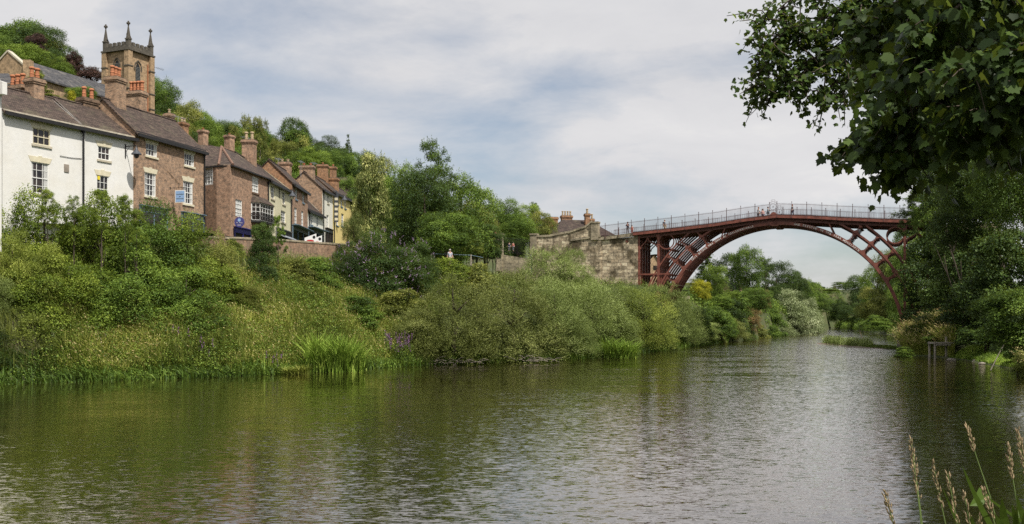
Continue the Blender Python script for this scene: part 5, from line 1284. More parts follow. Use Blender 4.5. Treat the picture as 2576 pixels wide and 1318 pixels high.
for k,(px,pt) in enumerate(((120,440),(185,455),(255,440),(315,455),(60,470),(345,490))):
    T(px,pt+32,pt+125,70,75,'openfine','haw',('thin leafy shoots in front of the long white house door window','thin leafy shoots below the square vent plate','thin leafy shoots below the black downpipe','thin leafy shoots at the corner of the small white house','thin leafy shoots beneath the iron wall bracket','thin leafy shoots beneath the black bell-shaped lamp')[k],cat='sapling',group='leafy shoots against the white walls')
# dark sapling before the brick wall
T(662,555,700,84,75,'round','deep','dark broad-leaved sapling in front of the river brick wall',cat='sapling')
T(700,535,640,86,50,'open','mid','light leafy shoots rising over the river brick wall',cat='sapling')
B(655,620,740,82,100,'bush','deep','dark foot of leafy shrub below the broad-leaved sapling')
B(590,590,660,86,60,'bush','ivy','climber on the brick wall left of the dark sapling',cat='climber')
B(560,640,760,80,120,'bush','olive','olive shrub under the left end of the brick wall')
B(740,640,740,86,130,'bush','olive','weedy olive shrub right of the dark sapling')
B(800,640,740,88,120,'bush','mid','low green shrub below the brick wall middle')
B(615,700,800,77,110,'willow','olive','feathery weeds below the dark sapling',cat='weeds')
# buddleia
bud=B(965,565,760,94,230,'bigbush','dark','buddleia shrub with lilac flower spikes left of the big willow',cat='buddleia',name='buddleia_bush')
bud2=B(880,600,740,93,140,'bigbush','dark','buddleia shrub with lilac flower spikes nearest the yellow house',cat='buddleia',name='buddleia_bush')
bud3=B(1050,590,740,97,130,'bigbush','dark','buddleia shrub with lilac flower spikes beside the path',cat='buddleia',name='buddleia_bush')
def spikes(px,pt,pb,Y,wpx,n,mat,name,seed,L_=.26,par=None,lab=None,cat=None,tilt=.5,dome=True):
    rg=np.random.default_rng(seed); out=[]; w_=wpx/F*Y/2; zb=PZ(pb,Y); zt=PZ(pt,Y); X0=PX(px,Y)
    d=rdir(rg,n); d[:,1]=-abs(d[:,1]); d[:,2]=abs(d[:,2])*1.0 
    sc=np.array([w_*.92,w_*.92,(zt-zb)*.93]) if dome else np.array([w_*.9,w_*.3,(zt-zb)])
    p=np.stack([X0+d[:,0]*sc[0],Y+d[:,1]*sc[1],zb+d[:,2]*sc[2]],1)
    Vs=[];
    k=7
    ax=unit(d*.6+np.array([0,0,.5])+rg.normal(size=(n,3))*.4)
    base=np.repeat(p,k*3,0); axx=np.repeat(ax,k*3,0); t=np.tile(np.repeat(np.linspace(0,1,k),3),n)
    pos=base+axx*(t*L_)[:,None]+rg.normal(size=base.shape)*(.035*(1-t*.8))[:,None]
    V,Q=leaves(pos,rdir(rg,len(pos)),rdir(rg,len(pos)),np.full(len(pos),.06)*(1.15-t*.6),np.full(len(pos),.045)*(1.15-t*.6),rg)
    me=npmesh(name,V,Q,L[mat],np.clip(rg.random(len(Q)),0,1))
    if par:
        o=addobj(name,me,par); o.matrix_parent_inverse=Matrix.Identity(4); o.matrix_basis=(Matrix.Translation(par.location)@Matrix.Rotation(par.rotation_euler.z,4,'Z')).inverted()
    else: o=addobj(name,me)
    return o
spikes(965,565,760,94,230,170,'lilac','flowers',5,par=bud); spikes(880,600,740,93,140,70,'lilac','flowers',6,par=bud2); spikes(1050,590,740,97,130,60,'lilac','flowers',8,par=bud3)
# slope vegetation between buddleia and willow
B(1120,645,760,103,180,'bush','haw','bright nettle-green shrub under the path rail')
B(1200,655,780,104,170,'bush','olive','olive green shrub below the footpath')
B(1000,720,830,90,170,'bush','olive','olive shrub between the buddleia and the reeds')
B(900,730,840,86,170,'bush','mid','green weedy shrub above the seeding grass')
B(1190,590,640,118,60,'bush','ivy','yellow-green ivy bush beside the red gate shed',cat='ivy')
B(1247,600,652,126.2,38,'bush','deep','dark ivy draped over the stone gate pier',cat='ivy',name='ivy')
B(1240,598,640,127,34,'bush','ivy','pale ivy leaves at the top of the stone gate pier',cat='ivy',name='ivy')
# willows
WG='willow bushes along the town water edge'
W_=lambda px,pt,pb,Y,w_,kind,mat,label,**k: tree(px,pt,pb,Y,w_,kind,mat,label,'willow',name='willow_bush',stem=False,group=WG,**k)
W_(1140,650,925,88,350,'bigwillow','osier','huge rounded olive-grey willow, leftmost of the riverside willows',dep=.7)
W_(1290,655,918,91,340,'bigwillow','osier','huge rounded olive-grey willow second from the left on the bank',dep=.7)
W_(1400,670,905,95,210,'bigwillow','willow','pale feathery willow with silvery tips above the river')
W_(1375,605,800,110,210,'bigwillow','willow','tall feathery willow directly below the stone parapet')
W_(1440,625,800,113,170,'bigwillow','willow','feathery willow rising highest in front of the parapet wall')
W_(1490,680,880,107,230,'bigwillow','willow','dark cored feathery willow below the stone abutment')
W_(1560,705,820,118,170,'bigwillow','willow','feathery willow against the corner of the stone abutment')
W_(1620,700,880,112,190,'bigwillow','ywillow','yellow-green willow in front of the bridge foot')
W_(1660,690,850,122,180,'bigwillow','willow','grey-green willow hiding the feet of the left iron ribs')
W_(1715,740,868,126,130,'bigwillow','willow','small willow at the water edge right of the yellow-green willow')
W_(1045,760,920,86,180,'bigwillow','osier','lower olive willow skirt behind the purple flower spikes')
W_(1560,780,885,104,120,'willow','willow','small willow overhanging the second reed clump')
W_(1440,780,902,98,150,'bigwillow','willow','drooping willow at the water between the huge willows and the reeds')
# beyond the bridge, town side
GB='garden trees beyond the bridge'
G=lambda *a,**k: tree(*a,group=GB,**k)
G(1765,700,770,158,58,'fine','yellow','golden yellow bush under the left side of the arch',cat='bush',stem=False)
G(1800,665,770,170,80,'fine','bright','light green climbing bush right of the golden one')
G(1745,700,790,166,60,'fine','olive','olive tree half behind the left iron ribs')
G(1780,625,760,215,120,'cone','deep','dark monkey-puzzle like conifer beside the left iron ribs',cat='conifer')
G(1830,635,770,215,110,'fine','dark','dark tree behind the cottage chimney')
G(1878,608,740,205,95,'fine','mid','tallest ash tree framed by the bridge arch')
G(1925,640,750,212,90,'openfine','dark','thin-topped tree right of the tallest ash')
G(1955,655,760,246,120,'fine','dark','broad dark oak framed by the arch')
G(2010,680,780,256,75,'fine','dark','dark tree stepping down to the river right of the oak')
G(2035,695,780,270,50,'fine','mid','last tree of the town bank wood, above the silver willow')
G(1850,725,800,172,90,'bush','mid','green garden shrub below the cottage',stem=False,cat='shrub')
G(1815,740,780,165,66,'box','mid','clipped box hedge in the garden beyond the bridge',cat='hedge',stem=False,name='hedge')
G(1840,728,760,172,44,'box','bright','small clipped hedge step beside the larger hedge',cat='hedge',stem=False,name='hedge')
G(1790,760,840,150,120,'bush','mid','leafy green shrub under the clipped hedge',stem=False,cat='shrub')
G(1845,750,845,158,90,'bush','deep','dark holly shrub under the small hedge',stem=False,cat='shrub')
G(1900,720,810,178,100,'fine','mid','green tree with orange tinged leaves above the brown bush')
G(1925,725,775,180,34,'bush','rusty','orange-leaved shrub left of the silver willow',stem=False,cat='shrub')
G(1885,765,850,160,72,'fine','rusty','rounded brown bush above the river',stem=False,cat='bush')
G(1940,770,855,172,90,'bush','mid','green bush between the brown bush and silver willow',stem=False,cat='bush')
G(1830,795,858,150,110,'willow','osier','low round willow at the water under the arch',cat='willow',stem=False)
G(1775,800,858,140,90,'willow','willow','grass-green willow at the water right of the bridge foot',cat='willow',stem=False)
G(1988,722,846,190,155,'bigbush','silver','large silvery white willow under the arch',cat='willow',stem=False)
G(2032,742,842,205,80,'bigbush','silver','smaller silvery willow nearest the open water',cat='willow',stem=False)
G(1960,800,855,180,100,'willow','silver','low silvery willow skirt at the water edge',cat='willow',stem=False)
G(1905,815,857,168,70,'bush','olive','low olive shrub at the water below the brown bush',stem=False,cat='shrub')
G(1750,770,850,140,80,'bush','mid','shadowed green shrub just behind the iron rib feet',stem=False,cat='shrub')
for k,(px,pt,Yq,w_,mt) in enumerate(((1735,810,138,70,'mid'),(1800,822,150,60,'olive'),(1870,815,160,70,'mid'),(1925,800,168,80,'mid'),(1975,815,182,60,'willow'),(2010,805,192,70,'silver'),(2048,800,215,60,'mid'),(1760,760,146,70,'dark'),(1820,775,156,80,'mid'),(1700,790,133,70,'willow'))):
    G(px,pt,866-int(k*1.5) if k<7 else 850,Yq,w_,'bush',mt,('low bush hugging the water just beyond the bridge foot','olive bush at the water under the clipped hedge','bush at the water below the rounded brown bush','leafy bush between brown bush and silvery willow skirt','pale low willow under the large silvery willow','silvery low bush at the foot of the smaller silvery willow','last low bush on the town bank before the bend','shaded bush below the golden yellow bush','leafy bush below the clipped hedge step','feathery low willow under the left rib feet')[k],stem=False,cat='bush')
# far bank and far wood
GF='trees of the wood along the far right bank'
fw=[(2085,735,830,390,70,'fine','mid','pale tree where the far wood meets the hamlet skyline'),
(2125,708,830,370,80,'fine','mid','rounded far wood tree second from the river bend'),
(2110,750,832,340,60,'fine','dark','dark low far wood tree at the river bend'),
(2165,690,835,330,90,'fine','dark','tall dark far wood tree above the mud bank'),
(2205,670,838,300,90,'fine','mid','tall far wood tree left of the right iron rib'),
(2185,720,838,280,80,'fine','olive','olive far wood tree in front of the tall dark ones'),
(2240,620,840,270,100,'fine','olive','high far wood tree crossing the right iron rib'),
(2225,740,842,235,90,'fine','olive','sunlit lower tree beside the right iron rib'),
(2150,760,835,300,90,'fine','dark','dark lower tree above the mud bank'),
(2275,600,830,250,100,'fine','mid','high wood tree behind the round iron ring'),
(2310,540,800,230,140,'fine','mid','pale green tree behind the right iron column'),
(2265,700,845,200,80,'fine','mid','green tree behind the foot of the right rib'),
(2205,790,842,225,80,'bush','mid','low bush at the foot of the far wood'),
(2075,760,826,420,60,'fine','dark','small dark tree at the narrowing of the river'),
(2068,720,752,880,22,'round','deep','lone round tree on the far skyline beside the white cottage'),
(2105,742,775,700,70,'bush','mid','far wooded rise below the white cottages'),
(2060,764,826,440,44,'fine','dark','dark tree closing the river bend on the town side'),
(2092,766,826,430,46,'fine','mid','mid green tree closing the river bend'),
(2048,770,830,400,40,'fine','mid','green tree at the town side of the river bend'),
(2118,765,828,410,50,'fine','olive','olive tree at the right of the river bend'),
(2050,728,830,285,70,'fine','mid','leafy tree at the end of the town bank beside the open gap'),
(2072,748,832,305,50,'fine','dark','dark tree at the water in the gap of the valley'),
(2100,752,830,350,56,'fine','mid','mid green tree in the middle of the valley gap'),
(2082,762,828,375,40,'fine','olive','olive tree low in the valley gap'),
(2075,752,800,520,90,'fine','mid','far row tree below the white cottages'),
(2066,785,832,262,40,'bush','mid','small bush at the very tip of the town bank'),
(2075,748,800,600,60,'bush','mid','far wooded rise at the left of the white cottages')]
for a in fw: tree(*a,group=GF)
# right bank big trees
GR_='large sycamores on the near right bank'
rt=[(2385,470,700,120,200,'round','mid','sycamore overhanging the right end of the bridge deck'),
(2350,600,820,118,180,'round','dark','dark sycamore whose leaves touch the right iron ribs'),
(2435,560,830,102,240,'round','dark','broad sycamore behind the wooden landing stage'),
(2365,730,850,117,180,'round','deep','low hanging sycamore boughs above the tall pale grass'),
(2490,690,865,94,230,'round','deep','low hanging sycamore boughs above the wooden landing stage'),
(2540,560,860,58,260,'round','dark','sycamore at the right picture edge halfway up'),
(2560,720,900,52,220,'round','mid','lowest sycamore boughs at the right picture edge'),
(2450,400,660,66,280,'fine','dark','thin-leaved sycamore below the big overhanging branch'),
(2345,400,560,100,200,'openfine','dark','open twiggy crown reaching left over the bridge railing'),
(2560,280,620,50,260,'fine','mid','leafy crown filling the right picture edge above the middle'),
(2420,250,480,58,240,'openfine','dark','open backlit crown behind the overhanging branch'),
(2490,320,600,62,270,'fine','dark','dense sycamore crown between the overhanging branch and the right edge'),
(2400,350,570,82,230,'fine','dark','dense sycamore crown just above the right end of the bridge railing'),
(2320,440,570,97,120,'openfine','mid','thin twiggy spray hanging across the bridge railing'),
(2290,500,600,99,80,'openfine','dark','small leafy twigs in front of the bridge fascia'),
(2540,60,340,46,260,'fine','mid','leafy crown filling the upper right picture corner'),
(2420,60,300,52,220,'openfine','dark','open backlit crown near the top right')]
for a in rt: tree(*a,group=GR_,ext=0)
B(2385,815,872,101,120,'bush','mid','green brambles under the low sycamore boughs',cat='brambles',name='brambles')
B(2570,850,905,80,90,'bush','mid','dark brambles at the right bank above the lawn strip',cat='brambles',name='brambles')
B(2600,860,955,68,110,'willow','grass','tall reed grass at the right picture edge waterline',cat='grass clump',name='grass_clump',group='grass clumps on the right bank')
for k,(px,pt,pb,Yq,w_) in enumerate(((2330,790,866,108,120),(2400,780,862,104,140),(2480,790,872,92,150),(2560,790,895,76,130),(2290,770,855,122,70))):
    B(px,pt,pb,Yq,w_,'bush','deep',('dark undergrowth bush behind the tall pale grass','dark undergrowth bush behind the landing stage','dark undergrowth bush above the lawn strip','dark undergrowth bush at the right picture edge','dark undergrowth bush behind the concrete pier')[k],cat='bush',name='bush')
B(2275,868,900,101,50,'bush','mid','small green tuft at the water by the concrete pier',cat='weeds')
# ---------------------------------------------------------------- grasses
def blades(px,py0,py1,n,hmin,hmax,wd,seed,mat,name,label,cat,kind='stuff',lean=.35,ymap=None,reg=None,heads=0,hmat='tan',hl=.16,seg=2,clump=0,ld=(-.6,-.2)):
    rg=np.random.default_rng(seed); P0=reg(rg,n); P0=P0[:n]; n=len(P0); z=np.maximum(Hm(P0[:,0],P0[:,1]),-.15); P0=np.stack([P0[:,0],P0[:,1],z-.05],1)
    hh=rg.uniform(hmin,hmax,n)*np.clip(1+.35*(np.sin(P0[:,0]*.9+P0[:,1]*.7)*.6+np.sin(P0[:,0]*2.1-P0[:,1]*1.7)*.5),.5,1.5); a=rg.uniform(0,6.28,n); ln=np.stack([np.cos(a)+ld[0],np.sin(a)+ld[1],np.zeros(n)],1)*lean*rg.uniform(.3,1.4,n)[:,None]
    sd=np.stack([np.cos(a*3.1),np.sin(a*3.1),np.zeros(n)],1); up=np.array([0,0,1.0])
    A=P0; Bm=P0+(up*.62+ln*.3)*hh[:,None]; Tt=P0+(up*.93+ln*1.0)*hh[:,None]
    w_=wd*rg.uniform(.6,1.3,n)[:,None]
    V=np.stack([A-sd*w_*.5,A+sd*w_*.5,Bm+sd*w_*.5,Bm-sd*w_*.5,Tt+sd*w_*.08,Tt-sd*w_*.08],1).reshape(-1,3)
    b_=np.arange(n)[:,None]*6; Q=np.concatenate([b_+np.array([[0,1,2,3]]),b_+np.array([[3,2,4,5]])],0)
    fq=np.sin(P0[:,0]*.5+P0[:,1]*.31)*.5+np.sin(P0[:,0]*1.3-P0[:,1]*.9)*.3
    tn=np.clip(.48+fq*.34+rg.normal(size=n)*.15,0,1)
    o=addobj(name,npmesh(name,V,Q,L[mat],np.concatenate([tn,tn])))
    tag(o,label,cat,kind=kind)
    if heads:
        k=rg.choice(n,size=min(heads,n),replace=False); k=k[(fq[k]+rg.normal(size=len(k))*.35)>-.1]
        tp=Tt[k]; ax=unit(ln[k]*1.4+up*.55+np.array([ld[0],ld[1],0])*.5); m_=3
        pos=np.concatenate([tp+ax*hl*f for f in (0,.35,.7)],0); al=np.concatenate([ax]*3,0)
        V,Q=leaves(pos,rdir(rg,len(pos)),al,np.full(len(pos),hl*.8),np.full(len(pos),.04),rg,.1)
        o2=addobj('seed_heads',npmesh('seed_heads',V,Q,L[hmat],np.clip(rg.random(len(Q)),0,1)),o)
    return o
def bankreg(pxa,pxb,tmax,tmin=0.02,Yb=104):
    def f(rg,n):
        out=[]; tot=0
        while tot<n:
            m=n*3; Yq=rg.uniform(60,Yb,m); px=rg.uniform(pxa,pxb,m); x=(px-1288)/F*Yq
            dl=pdist(x,Yq,LB); dw=pdist(x,Yq,WL); ok=inside(x,Yq,BANK)&(dl/(dl+dw)<tmax)&(dl/(dl+dw)>tmin)
            q=np.stack([x,Yq],1)[ok]; out.append(q); tot+=len(q)
        return np.concatenate(out,0)[:n]
    return f
def edgereg(line,da,db,Ya,Yb,xa,xb):
    def f(rg,n):
        out=[];tot=0
        while tot<n:
            m=n*8; y=rg.uniform(Ya,Yb,m); x=rg.uniform(xa,xb,m); d=pdist(x,y,line)*np.where(inside(x,y,RIV),-1,1); ok=(d>da)&(d<db); q=np.stack([x,y],1)[ok]; out.append(q); tot+=len(q)
        return np.concatenate(out,0)[:n]
    return f
blades(0,0,0,60000,.5,1.15,.035,11,'grass','tall_grass','tall yellow-green grass with tan seed heads on the town bank','grass',reg=bankreg(150,1080,.62),heads=9000,lean=.5)
blades(0,0,0,16000,.7,1.3,.05,12,'olive','weeds','leafy green weeds mixed through the bank grass','weeds',reg=bankreg(-80,1100,.75),lean=.4)
blades(0,0,0,26000,.35,1.0,.07,14,'mid','water_edge_plants','low green plants along the town water edge','weeds',reg=edgereg(LB,-1.1,1.6,58,160,-40,34),lean=.9)
# broad-leaved herb layer, clumps of small leaves
def herb(n,reg,mat,name,label,hgt,seed,leaf=.11):
    rg=np.random.default_rng(seed); c=reg(rg,n); k=26; z=np.maximum(Hm(c[:,0],c[:,1]),-.1); hh=rg.uniform(.4,1,n)*hgt
    base=np.repeat(np.stack([c[:,0],c[:,1],z],1),k,0); off=rg.normal(size=(n*k,3))*np.array([.32,.32,.0]); off[:,2]=rg.random(n*k)*np.repeat(hh,k)
    pos=base+off; L_=leaf*rg.uniform(.6,1.3,n*k); V,Q=leaves(pos,unit(rdir(rg,n*k)*.7+np.array([0,0,.8])),rdir(rg,n*k),L_,L_*.6,rg)
    t=np.clip(np.repeat(.5+rg.normal(size=n)*.2,k)+rg.normal(size=n*k)*.1,0,1)
    return tag(addobj(name,npmesh(name,V,Q,L[mat],t)),label,'undergrowth',kind='stuff')
herb(2600,bankreg(-80,1150,.9,.3),'mid','undergrowth','green undergrowth covering the upper town bank',1.2,21)
herb(900,edgereg(LB,-.9,1.8,58,110,-40,16),'mid','water_edge_herbs','leafy herbs hanging over the town water edge',.9,27)
herb(1500,bankreg(100,1100,.6,.03),'olive','undergrowth','olive leafy herbs among the bank grass',.9,28)
herb(2600,bankreg(100,1100,.6,.03),'mid','undergrowth','green nettles and herbs among the bank grass',1.15,29,.13)
herb(1800,bankreg(100,1100,.55,.03),'bright','undergrowth','bright leafy herbs among the bank grass',.8,22)
herb(3000,bankreg(1000,1800,.93,.05,150),'olive','undergrowth','olive undergrowth between the willows and the walls',1.2,23)
def polyreg(line,d0,d1,Ya,Yb,xa,xb):
    def f(rg,n):
        out=[];tot=0
        while tot<n:
            m=n*6; y=rg.uniform(Ya,Yb,m); x=rg.uniform(xa,xb,m); d=pdist(x,y,line); ok=(~inside(x,y,RIV))&(d>d0)&(d<d1); q=np.stack([x,y],1)[ok]; out.append(q); tot+=len(q)
        return np.concatenate(out,0)[:n]
    return f
herb(9500,polyreg(LB,.0,13,140,430,22,140),'mid','undergrowth','green undergrowth on the town bank beyond the bridge',2.2,24,.3)
herb(2600,polyreg(RB,.0,10,110,380,44,140),'mid','undergrowth','green undergrowth at the foot of the wood on the far right bank',2.2,25,.3)
herb(1500,polyreg(WL,.0,12,118,142,-24,22),'mid','undergrowth','green undergrowth around the footpath and gate shed',1.0,26,.16)
# reeds
def disc(px,Y,rx,ry):
    x0=PX(px,Y)
    def f(rg,n):
        a=rg.uniform(0,6.28,n); r=np.sqrt(rg.random(n)); return np.stack([x0+rx*r*np.cos(a),Y+ry*r*np.sin(a)],1)
    return f
blades(0,0,0,1500,1.2,2.7,.075,31,'reed','reed_clump','big clump of long arching green reeds in the water on the town side','reeds',kind=None,lean=.45,reg=disc(842,73.6,2.1,1.0),ld=(.15,-.3))
blades(0,0,0,700,1.0,2.2,.075,32,'reed','reed_clump','smaller clump of arching reeds at the water between the willows','reeds',kind=None,lean=.6,reg=disc(1560,98.5,1.6,.8),ld=(.2,-.4))
blades(0,0,0,500,.6,1.2,.06,35,'grass','reed_clump','small pale reed tuft at the water left of the big reed clump','reeds',kind=None,lean=.7,reg=disc(745,70.6,.9,.5),ld=(-.2,-.4))
# loosestrife
def loose(px,pt,pb,Y,wpx,n,label,seed):
    X=PX(px,Y); o=empty('purple_loosestrife',(X,Y,h1(X,Y)),0,label,'wildflower','purple loosestrife plants at the water edge')
    rg=random.Random(seed); st=MB(); zb=PZ(pb,Y)-o.location.z; zt=PZ(pt,Y)-o.location.z; w_=wpx/F*Y
    tips=[]
    for i in range(n):
        x=rg.uniform(-w_/2,w_/2); y=rg.uniform(-.4,.4); h=zb+(zt-zb)*rg.uniform(.55,1); st.tube([(x*.7,y,zb),(x,y,h)],.012,3,False); tips.append((x,y,h))
    st.build('stems',L['mid'],o,fix=False)
    r2=np.random.default_rng(seed); tp=np.array(tips); k=26; b_=np.repeat(tp,k,0); t=np.tile(np.linspace(0,1,k),n); b_[:,2]-=t*.55; b_[:,:2]+=r2.normal(size=(n*k,2))*(.02+.03*t)[:,None]
    V,Q=leaves(b_,rdir(r2,n*k),rdir(r2,n*k),np.full(n*k,.075),np.full(n*k,.06),r2); addobj('flowers',npmesh('flowers',V,Q,L['purple'],r2.random(n*k)),o)
    m_=n*40; b_=np.stack([r2.uniform(-w_/2,w_/2,m_),r2.uniform(-.4,.4,m_),r2.uniform(zb,zb+(zt-zb)*.6,m_)],1)
    V,Q=leaves(b_,rdir(r2,m_),rdir(r2,m_),np.full(m_,.12),np.full(m_,.05),r2); addobj('foliage',npmesh('foliage',V,Q,L['mid'],r2.random(m_)),o)
loose(1003,830,915,82.5,75,34,'tall clump of purple flower spikes beside the huge willow',1)
loose(440,800,930,69.0,60,9,'purple flower spikes among the grass left of the reeds',2)
loose(520,835,940,68.6,46,6,'small purple flower spikes in the grass centre',3)
loose(240,830,930,66.2,50,9,'few purple spikes near the dead branches at the left',4)
loose(690,880,945,70.5,40,5,'few purple spikes just left of the big reed clump',5)
# island
def islreg(x0,x1,y0,y1): 
    def f(rg,n):
        px=rg.uniform(x0,x1,n); t=(px-x0)/(x1-x0); Yq=y0+(y1-y0)*t+rg.uniform(-2.2,2.2,n); return np.stack([(px-1288)/F*Yq,Yq],1)
    return f
def island(reg,n,label,hmax,seed,mat='grass'):
    rg=np.random.default_rng(seed); c=reg(rg,n); k=18; hh=rg.uniform(.35,1,n)*hmax
    base=np.repeat(np.stack([c[:,0],c[:,1],np.full(n,-.05)],1),k,0); off=rg.normal(size=(n*k,3))*np.array([.3,.3,0]); off[:,2]=rg.random(n*k)*np.repeat(hh,k)
    L_=.22*rg.uniform(.6,1.3,n*k); V,Q=leaves(base+off,unit(rdir(rg,n*k)*.9),unit(rdir(rg,n*k)*.5+np.array([0,0,1])),L_,L_*.3,rg)
    return tag(addobj('island_plants',npmesh('island_plants',V,Q,L[mat],np.clip(np.repeat(.45+rg.normal(size=n)*.15,k)+rg.normal(size=n*k)*.1,0,1))),label,'island plants')
island(islreg(2074,2120,152,146),260,'left tuft of pale green plants on the river shoal under the arch',1.4,1,'willow')
island(islreg(2126,2190,141,134),340,'middle tuft of plants on the river shoal under the arch',1.35,2,'willow')
island(islreg(2180,2262,134,125),420,'low green strip of plants running from the shoal to the concrete pier',.45,3,'bright')
for nm,x0,x1,y0,y1 in (('a',2066,2124,153,146),('b',2122,2268,141,124)):
    a=P(x0,800,y0); b_=P(x1,800,y1); mb=MB(); n=14; ringu=[]
    d=Vector((b_.x-a.x,b_.y-a.y,0)); nr=Vector((-d.y,d.x,0)).normalized()
    rows=[]
    for i in range(n+1):
        f=i/n; w_=2.4*math.sin(math.pi*(.06+.88*f))**.5; c_=Vector((a.x,a.y,0))+d*f
        rows.append([c_-nr*w_+Vector((0,0,-.25)),c_-nr*w_*.6+Vector((0,0,.07)),c_+nr*w_*.6+Vector((0,0,.1)),c_+nr*w_+Vector((0,0,-.25))])
    for i in range(n):
        for j in range(3): mb.quad(rows[i][j],rows[i+1][j],rows[i+1][j+1],rows[i][j+1])
    tag(mb.build('river_shoal',plain('mud',(.16,.12,.085),.9,.3,2),fix=False),kind='structure')
dr=MB(); a=P(2176,845,138); dr.tube([(a.x,a.y,.0),(a.x-.4,a.y,1.2),(a.x-.75,a.y,2.2)],[.05,.04,.02],5); tag(dr.build('driftwood',M['pot_pale']),'thin red-brown stick standing on the river shoal','driftwood')
# right bank grass
def rreg(pxa,pxb,Ya,Yb,d0,d1):
    def f(rg,n):
        out=[];tot=0
        while tot<n:
            m=n*4; Yq=rg.uniform(Ya,Yb,m); px=rg.uniform(pxa,pxb,m); x=(px-1288)/F*Yq; dr=pdist(x,Yq,RB); ok=(~inside(x,Yq,RIV))&(dr>d0)&(dr<d1); q=np.stack([x,Yq],1)[ok]; out.append(q); tot+=len(q)
        return np.concatenate(out,0)[:n]
    return f
blades(0,0,0,14000,1.2,2.6,.05,41,'grass','bank_grass','tall pale seeding grass on the right bank beside the concrete pier','grass',reg=rreg(2262,2400,96,116,.2,8),heads=7000,lean=.35,hl=.35)
blades(0,0,0,16000,.15,.4,.05,42,'reed','bank_lawn','short bright green grass sloping to the water on the right bank','grass',reg=rreg(2330,2600,66,98,.1,4.5),lean=.5)
blades(0,0,0,5000,.8,1.7,.045,43,'grass','bank_grass','tall grass with seed heads at the right picture edge waterline','grass',reg=rreg(2520,2620,58,74,.2,5),heads=1500,lean=.4,hl=.25)
# rocks
rg_=random.Random(5)
for i,(px,py,w_,lb_) in enumerate(((2393,905,20,'flat grey rock at the water right of the landing stage'),(2340,895,12,'small pale rock left of the landing stage'),(2457,908,22,'brown rock in a heap below the lawn strip'),(2470,914,16,'second brown rock in the heap below the lawn strip'),(2505,916,22,'rock at the waterline under the leaning stick'),(2545,920,18,'rock at the waterline near the right picture edge'),(2385,905,10,'tiny rock beside the flat grey rock'))):
    Yq=(4.0)/( (py-HY)/F)*.985; c_=P(px,py,Yq); r=w_/F*Yq/2; mb=MB()
    import bmesh
    bm=bmesh.new(); bmesh.ops.create_icosphere(bm,subdivisions=2,radius=r)
    for v_ in bm.verts: v_.co=Vector((v_.co.x*1.1,v_.co.y*.8,v_.co.z*.45))*rg_.uniform(.8,1.15)
    me=bpy.data.meshes.new('rock'); bm.to_mesh(me); bm.free(); me.materials.append(M['rock']); o=addobj('rock',me,None,(c_.x,c_.y,.05)); tag(o,lb_,'rock','rocks along the right bank')
# landing stage
Yl=96; a=P(2350,858,Yl); ls=empty('landing_stage',(a.x,a.y,0),R(12),'weathered wooden fishing platform on posts at the right bank','fishing platform')
zt=PZ(859,Yl)
MB().box(-.1,2.0,-.1,.9,zt-.22,zt-.08).box(.0,1.7,-.12,-.04,zt-.38,zt-.24).build('deck',M['wood'],ls)
for k,(x,y) in enumerate(((.05,-.05),(.05,.8),(1.7,.6))): MB().box(x-.07,x+.07,y-.07,y+.07,-.6 if k<2 else .2,zt-.02 if k<2 else zt+.45).build('post',M['wood'],ls)
st=MB(); a=P(2500,925,73.5); st.tube([(a.x,a.y+.5,.1),(a.x+.5,a.y+.6,1.0),(a.x+1.3,a.y+.7,2.4),(a.x+1.5,a.y+.8,3.6)],[.04,.035,.03,.015],5); tag(st.build('leaning_stick',M['barklight']),'thin pale dead branch leaning from rocks at the right bank','branch')
# dead branches at the waterline
def deadwood(px,Y,wm,n,label,seed,hm=.7):
    rg=random.Random(seed); mb=MB(); X=PX(px,Y)
    for i in range(n):
        x=rg.uniform(-wm/2,wm/2); p=Vector((x,rg.uniform(-.3,.6),rg.uniform(.05,.4))); d=Vector((rg.uniform(.4,1)*rg.choice((-1,1)),rg.uniform(-.4,.1),rg.uniform(-.15,.35)))
        L_=rg.uniform(.6,1.6); q=p+d*L_*.5+Vector((0,0,rg.uniform(0,.15))); s_=q+d*L_*.5+Vector((0,0,-rg.uniform(0,.2))); mb.tube([p,q,s_],[.03,.022,.01],4)
    o=mb.build('dead_branches',M['barklight'],None,(X,Y,0)); tag(o,label,'dead branches')
deadwood(200,65.8,3.6,60,'tangle of bare pale branches at the water in the left foreground bank',1)
deadwood(1145,84.5,4.5,26,'bare drooping branches at the water under the huge willows',2)
deadwood(1330,88,4,20,'bare twigs at the waterline under the second huge willow',3)
# path rail
pr_=empty('handrail',(0,0,0),0,'thin green metal handrail beside the footpath man','railing')
pp=[P(1085,638,108),P(1133,640,108),P(1185,642,109),P(1215,648,110)]
MB().tube(pp,.03,5).build('rail',M['bluegrey'],pr_)
for k in (0,1,2):
    MB().box(pp[k].x-.06,pp[k].x+.06,pp[k].y-.06,pp[k].y+.06,pp[k].z-1.1,pp[k].z+.08).build('post',M['wood'],pr_)
